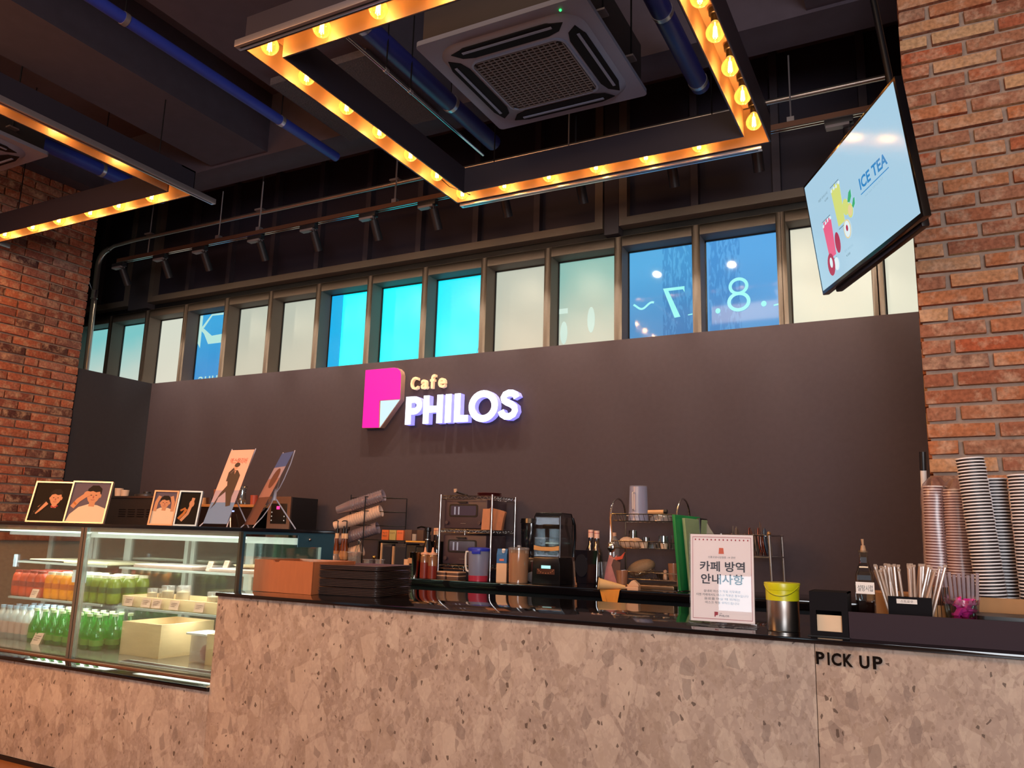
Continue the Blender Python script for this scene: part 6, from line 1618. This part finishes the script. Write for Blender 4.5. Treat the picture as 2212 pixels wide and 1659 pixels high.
for i, (x, y) in enumerate(((-3.805, 4.60), (-3.765, 4.62), (-3.725, 4.60))):
    t = thing('pump_bottle', 'amber syrup bottle with black pump, %s right of the display case' % ('first', 'second', 'third')[i], 'bottle', (x, y, ZW), group='pump bottles behind the display case')
    part('glass_body', MB().lathe([(0, 0), (.019, 0), (.020, .17), (.012, .205), (.011, .235)], 12), AMB, t, world=False)
    part('paper_label', MB().cyl((0, 0, .09), (0, 0, .15), .0204, n=12), mat('tan_label', 'b88a64', .6), t, world=False)
    part('collar', MB().cyl((0, 0, .236), (0, 0, .272), .0145, n=12), mat('cream_collar', 'dcb898', .5), t, world=False)
    part('pump_head', MB().cyl((0, 0, .272), (0, 0, .305), .013, n=10).cyl((0, 0, .305), (0, 0, .36), .004, n=6).tube([(0, 0, .36), (-.03, 0, .362), (-.045, 0, .355)], .003, 5), BLACK, t, world=False)
t = thing('low_glass_jar', 'small clear jar before the pump bottles', 'jar', (-3.75, 4.52, ZW))
part('jar_glass', MB().lathe([(0, 0), (.036, 0), (.038, .10), (.030, .115), (.030, .13)], 16), PLASTIC, t, world=False)
tsf = thing('tea_shelf', 'dark two-level rack with a yellow edge behind the clear tubs', 'rack', (-3.25, 4.72, ZW))
part('upper_board', MB().box(-3.46, -3.06, 4.62, 4.85, 1.225, 1.236), BLACK, tsf)
part('yellow_edge', MB().box(-3.22, -3.05, 4.612, 4.6195, 1.226, 1.236), mat('yellow_strip', 'd89a3c', .5), tsf)
part('side_panel', MB().box(-3.46, -3.452, 4.62, 4.85, ZW, 1.225).box(-3.068, -3.06, 4.62, 4.85, ZW, 1.225), BLACK, tsf)
part('wire_front', MB().tube([(-3.24, 4.612, 1.205), (-3.05, 4.612, 1.203)], .002, 5), CHROME, tsf)
TB = [('orange', 'c8622c', -3.438, .057, '녹차\nMINT'), ('olive yellow', 'a89658', -3.374, .054, '둥굴레'), ('orange', 'd0683c', -3.312, .056, '유자차'), ('brown', '5c4238', -3.244, .056, None), ('pale narrow', '9a9088', -3.182, .030, None), ('dark brown', '4a342c', -3.146, .055, None)]
for i, (cn, c, x, w_, tx) in enumerate(TB):
    t = thing('tea_box', '%s tea box on the dark rack, %s from the left' % (cn, names[i] if i else 'first'), 'box', (x + w_ / 2, 4.66, 1.2365), group='tea boxes in a row')
    hh = .068 if i < 3 else (.072 if cn != 'pale narrow' else .045)
    part('carton', MB().box(x, x + w_, 4.632, 4.70, 1.2366, 1.2366 + hh), mat('tea_' + c, c, .6), t, bevel=.001)
    if tx:
        q = MB()
        for li, line in enumerate(tx.split('\n')): add_text(q, line, lambda u, v, d: (u, 4.6312, v), x + .008, 1.278 - .022 * li, h=.014, w=w_ * .7)
        part('handwriting', q, INK, t)
for i, (x, w_, c) in enumerate(((-3.445, .014, 'c8a07c'), (-3.425, .075, '1c1e2c'), (-3.345, .018, 'b8906c'), (-3.32, .09, '20222e'), (-3.225, .075, '2a2624'), (-3.145, .07, '24201e'))):
    t = thing('upright_folder', 'upright %s box on the lower level of the dark rack' % ('beige' if c[0] in 'bc' else 'dark'), 'box', (x + w_ / 2, 4.68, ZW), group='upright boxes under the tea boxes')
    part('carton', MB().box(x, x + w_, 4.635, 4.80, ZW, 1.215 - .01 * (i % 3)), mat('fold_' + c, c, .6), t, bevel=.002)
    part('front_edge', MB().box(x + .003, x + w_ - .003, 4.632, 4.6346, ZW + .02, 1.19), mat('fold_edge_' + c[:2], c, .4), t)
for (x, y, w_, d_, z1_, lb) in ((-3.56, 4.50, .085, .06, 1.150, 'clear plastic tub standing behind the tray stack'), (-3.44, 4.50, .055, .05, 1.105, 'small clear tub with white content behind the trays'), (-3.345, 4.50, .050, .05, 1.108, 'small clear tub right of its twin behind the trays')):
    t = thing('plastic_tub', lb, 'tub', (x, y, ZW), group='clear tubs behind the trays')
    part('tub_body', MB().box(x - w_ * .42, x + w_ * .42, y - d_ * .42, y + d_ * .42, ZW, z1_ - .006), PLASTIC, t, bevel=.004)
    part('rim', MB().box(x - w_ / 2, x + w_ / 2, y - d_ / 2, y + d_ / 2, z1_ - .005, z1_), PLASTIC, t)
t = thing('steel_scoop', 'clear-handled scoop standing in the clear tub', 'scoop', (-3.53, 4.50, 1.152))
part('handle', MB().cyl((-3.55, 4.50, 1.151), (-3.525, 4.50, 1.22), .009, .012, n=10), JARGLASS, t); part('ball', MB().sphere((-3.525, 4.5, 1.225), .012, 10, 7), JARGLASS, t)
t = thing('brass_ball', 'small shiny brass ball resting among the clear tubs', 'ball', (-3.392, 4.50, 1.105))
part('ball', MB().sphere((-3.392, 4.50, 1.119), .014, 12, 8), mat('brass', 'b08850', .2, metal=1), t)
t = thing('shaker_cup', 'steel shaker tumbler at the left end of the visible worktop', 'shaker', (-3.075, 4.52, ZW))
part('steel_body', MB().lathe([(0, 0), (.032, 0), (.043, .16), (.0445, .163), (.041, .16), (.030, .004), (0, .004)], 24), mat('mirror_steel', 'c8c0b8', .12, metal=1), t, world=False)
part('tan_label', MB().box(-.028, .004, -.0405, -.038, .09, .125), mat('tan_label'), t, world=False)
for i, x in enumerate((-2.995, -2.935)):
    t = thing('sauce_bottle', 'squeeze bottle of red sauce with pale nozzle, %s of the pair' % ('left', 'right')[i], 'bottle', (x, 4.52, ZW), group='red sauce squeeze bottles')
    part('body', MB().lathe([(0, 0), (.028, 0), (.030, .006), (.030, .14), (.026, .15)], 16), clear('peach_bottle', 'f0c8a0', .2, .15, diff=.45, dcol='d8a070'), t, world=False)
    part('sauce', MB().lathe([(0, .001), (.0306, .001), (.0306, .100 - .02 * i), (0, .100 - .02 * i)], 14), mat('red_sauce', '7c2418', .4), t, world=False)
    part('nozzle', MB().lathe([(.030, .150), (.030, .162), (.010, .166), (.006, .19), (.004, .198), (0, .198)], 14), mat('peach_nozzle', 'e0a888', .4), t, world=False)
for i, (x, y, h_) in enumerate(((-3.105, 4.72, .325), (-3.06, 4.74, .325), (-2.995, 4.66, .325))):
    spirit('syrup_bottle', 'dark syrup bottle with peach cap by the wire shelf, %s' % ('leftmost', 'middle', 'rightmost')[i], x, y, '4a2a20', h_, mat('peach_bottle_cap', 'e0b08c', .4), .030, 'peach-capped bottles by the wire shelf')
t = thing('whisk_pump', 'black pump dispenser rising behind the squeeze bottles', 'dispenser', (-3.02, 4.58, ZW))
part('body', MB().lathe([(0, 0), (.026, 0), (.028, .20), (.018, .23), (.018, .30), (.024, .305), (.024, .325), (0, .33)], 14), BB, t, world=False)
part('band', MB().cyl((0, 0, .245), (0, 0, .25), .0195, n=14), CHROME, t, world=False)
part('spout', MB().tube([(0, 0, .322), (-.05, -.01, .33), (-.08, -.01, .322)], .006, 7), BB, t, world=False)
t = thing('brown_box', 'brown carton beside the steel shaker', 'box', (-3.165, 4.56, ZW))
part('carton', MB().box(-3.20, -3.125, 4.52, 4.60, ZW, 1.075), mat('dark_kraft', '5c3626', .7), t, bevel=.002); part('paper_flap', MB().box(-3.175, -3.135, 4.54, 4.545, 1.0752, 1.115), mat('cream_paper', 'dcb490', .7), t)

# microwave-like dispenser, espresso bench and steel unit behind the display case
mw = thing('hot_water_unit', 'steel fronted black unit with a lit control panel behind the banners', 'appliance', (-4.25, 4.75, ZW))
part('housing', MB().box(-4.49, -4.265, 4.615, 4.90, ZW, 1.53), mat('unit_black', '1b191d', .45, noise=.1, scale=60), mw, bevel=.004)
part('steel_front', MB().box(-4.49, -4.265, 4.60, 4.6145, ZW, 1.532), STEEL, mw)
part('control_panel', MB().box(-4.452, -4.30, 4.594, 4.5995, 1.33, 1.480), BLACK, mw, bevel=.002)
part('red_display', MB().box(-4.395, -4.365, 4.5925, 4.5938, 1.437, 1.460), mat('pink_digits', '000000', .3, emit='ff3c8c', es=1.8), mw)
for i in range(3):
    for x in (-4.44, -4.315): part('key', MB().cyl((x, 4.594, 1.415 - .03 * i), (x, 4.5925, 1.415 - .03 * i), .005, n=8), mat('lit_key', '000000', .3, emit='d8c8b8', es=.8), mw)
es_ = thing('espresso_machine', 'long black coffee machine with a wooden top shelf behind the case', 'coffee machine', (-4.95, 4.72, ZW))
part('housing', MB().box(-5.33, -4.60, 4.56, 4.90, ZW + .10, 1.445), BB, es_, bevel=.006)
part('feet', MB().box(-5.28, -5.22, 4.6, 4.86, ZW, ZW + .10).box(-4.72, -4.66, 4.6, 4.86, ZW, ZW + .10), BB, es_)
part('wooden_shelf', MB().box(-5.34, -4.59, 4.55, 4.90, 1.449, 1.470), mat('shelf_wood', 'b88250', .5, noise=.15, scale=14, stretch=(1, 8, 8)), es_, bevel=.002)
for xg in (-5.28, -4.86):
    for i in range(5): part('led_dot', MB().box(xg + i * .014, xg + .009 + i * .014, 4.5585, 4.56, 1.412, 1.424), mat('blue_white_led', '000000', .3, emit='a8b8ff', es=2), es_)
part('yellow_handle', MB().tube([(-4.60, 4.56, 1.455), (-4.56, 4.54, 1.45), (-4.53, 4.53, 1.435)], .008, 7).tube([(-4.60, 4.56, 1.438), (-4.57, 4.54, 1.42), (-4.545, 4.53, 1.40)], .008, 7), mat('yellow_rubber', 'b8923c', .5), es_)
part('steam_wand', MB().tube([(-5.30, 4.53, 1.40), (-5.29, 4.51, 1.25), (-5.31, 4.50, 1.12)], .005, 7).tube([(-4.80, 4.53, 1.40), (-4.76, 4.51, 1.25), (-4.74, 4.50, 1.12)], .005, 7), CHROME, es_)
for i, (x, r, h_, c, lb) in enumerate(((-5.26, .035, .055, 'c89868', 'stubby tan cup on the wooden shelf, leftmost'), (-5.17, .038, .055, '3a2620', 'dark cup on the wooden shelf beside the tan one'), (-5.08, .045, .12, 'a86848', 'tall tan jug on the wooden shelf behind the pink banner'), (-4.70, .030, .075, 'a85040', 'red-brown cup on the wooden shelf near its right end'), (-4.95, .040, .09, 'b08060', 'tan canister on the wooden shelf between the banners'))):
    t = thing('shelf_cup', lb, 'cup', (x, 4.66, 1.4705), group='cups on the coffee machine shelf')
    part('cup_shell', MB().lathe([(0, 0), (r * .85, 0), (r, h_), (r * .93, h_), (r * .8, .004), (0, .004)], 16), mat('cup_' + c, c, .4), t, world=False)
t = thing('glass_carafe', 'clear glass carafe on the wooden shelf between the banners', 'carafe', (-4.83, 4.66, 1.4705))
part('carafe_glass', MB().lathe([(0, 0), (.034, 0), (.036, .04), (.028, .08), (.036, .145), (.034, .145), (.026, .08), (.033, .04), (0, .004)], 18), JARGLASS, t, world=False)
st_ = thing('steel_prep_unit', 'low dark steel unit with vents behind the framed photographs', 'appliance', (-6.0, 4.72, ZW))
part('housing', MB().box(-6.32, -5.62, 4.58, 4.92, ZW, 1.515), mat('dull_steel', '4a474a', .4, metal=.6, noise=.1, scale=20), st_, bevel=.006)
part('top_plate', MB().box(-6.33, -5.61, 4.57, 4.92, 1.516, 1.535), STEEL, st_, bevel=.003)
part('lid_handle', MB().lathe([(0, 0), (.10, 0), (.10, .02), (.03, .03), (.03, .045), (0, .05)], 16, c=(-6.05, 4.75, 1.5355)), mat('dull_steel'), st_)
for g_ in range(4):
    for i in range(4): part('vent_slot', MB().box(-6.16 + g_ * .115, -6.075 + g_ * .115, 4.577, 4.5799, 1.36 + .019 * i, 1.368 + .019 * i), BLACK, st_)
for i, x in enumerate((-6.455 + .09, -6.27 + .0)):
    pass
for i, (x, h_) in enumerate(((-6.30, .07), (-6.22, .055))):
    t = thing('white_cup', 'white cup peeking above the framed photographs, %s one' % ('left', 'right')[i], 'cup', (x, 4.66, 1.536))
    part('cup_shell', MB().lathe([(0, 0), (.030, 0), (.036, h_), (.033, h_), (.028, .004), (0, .004)], 16), mat('warm_white_cup', 'dcc4b4', .5), t, world=False)
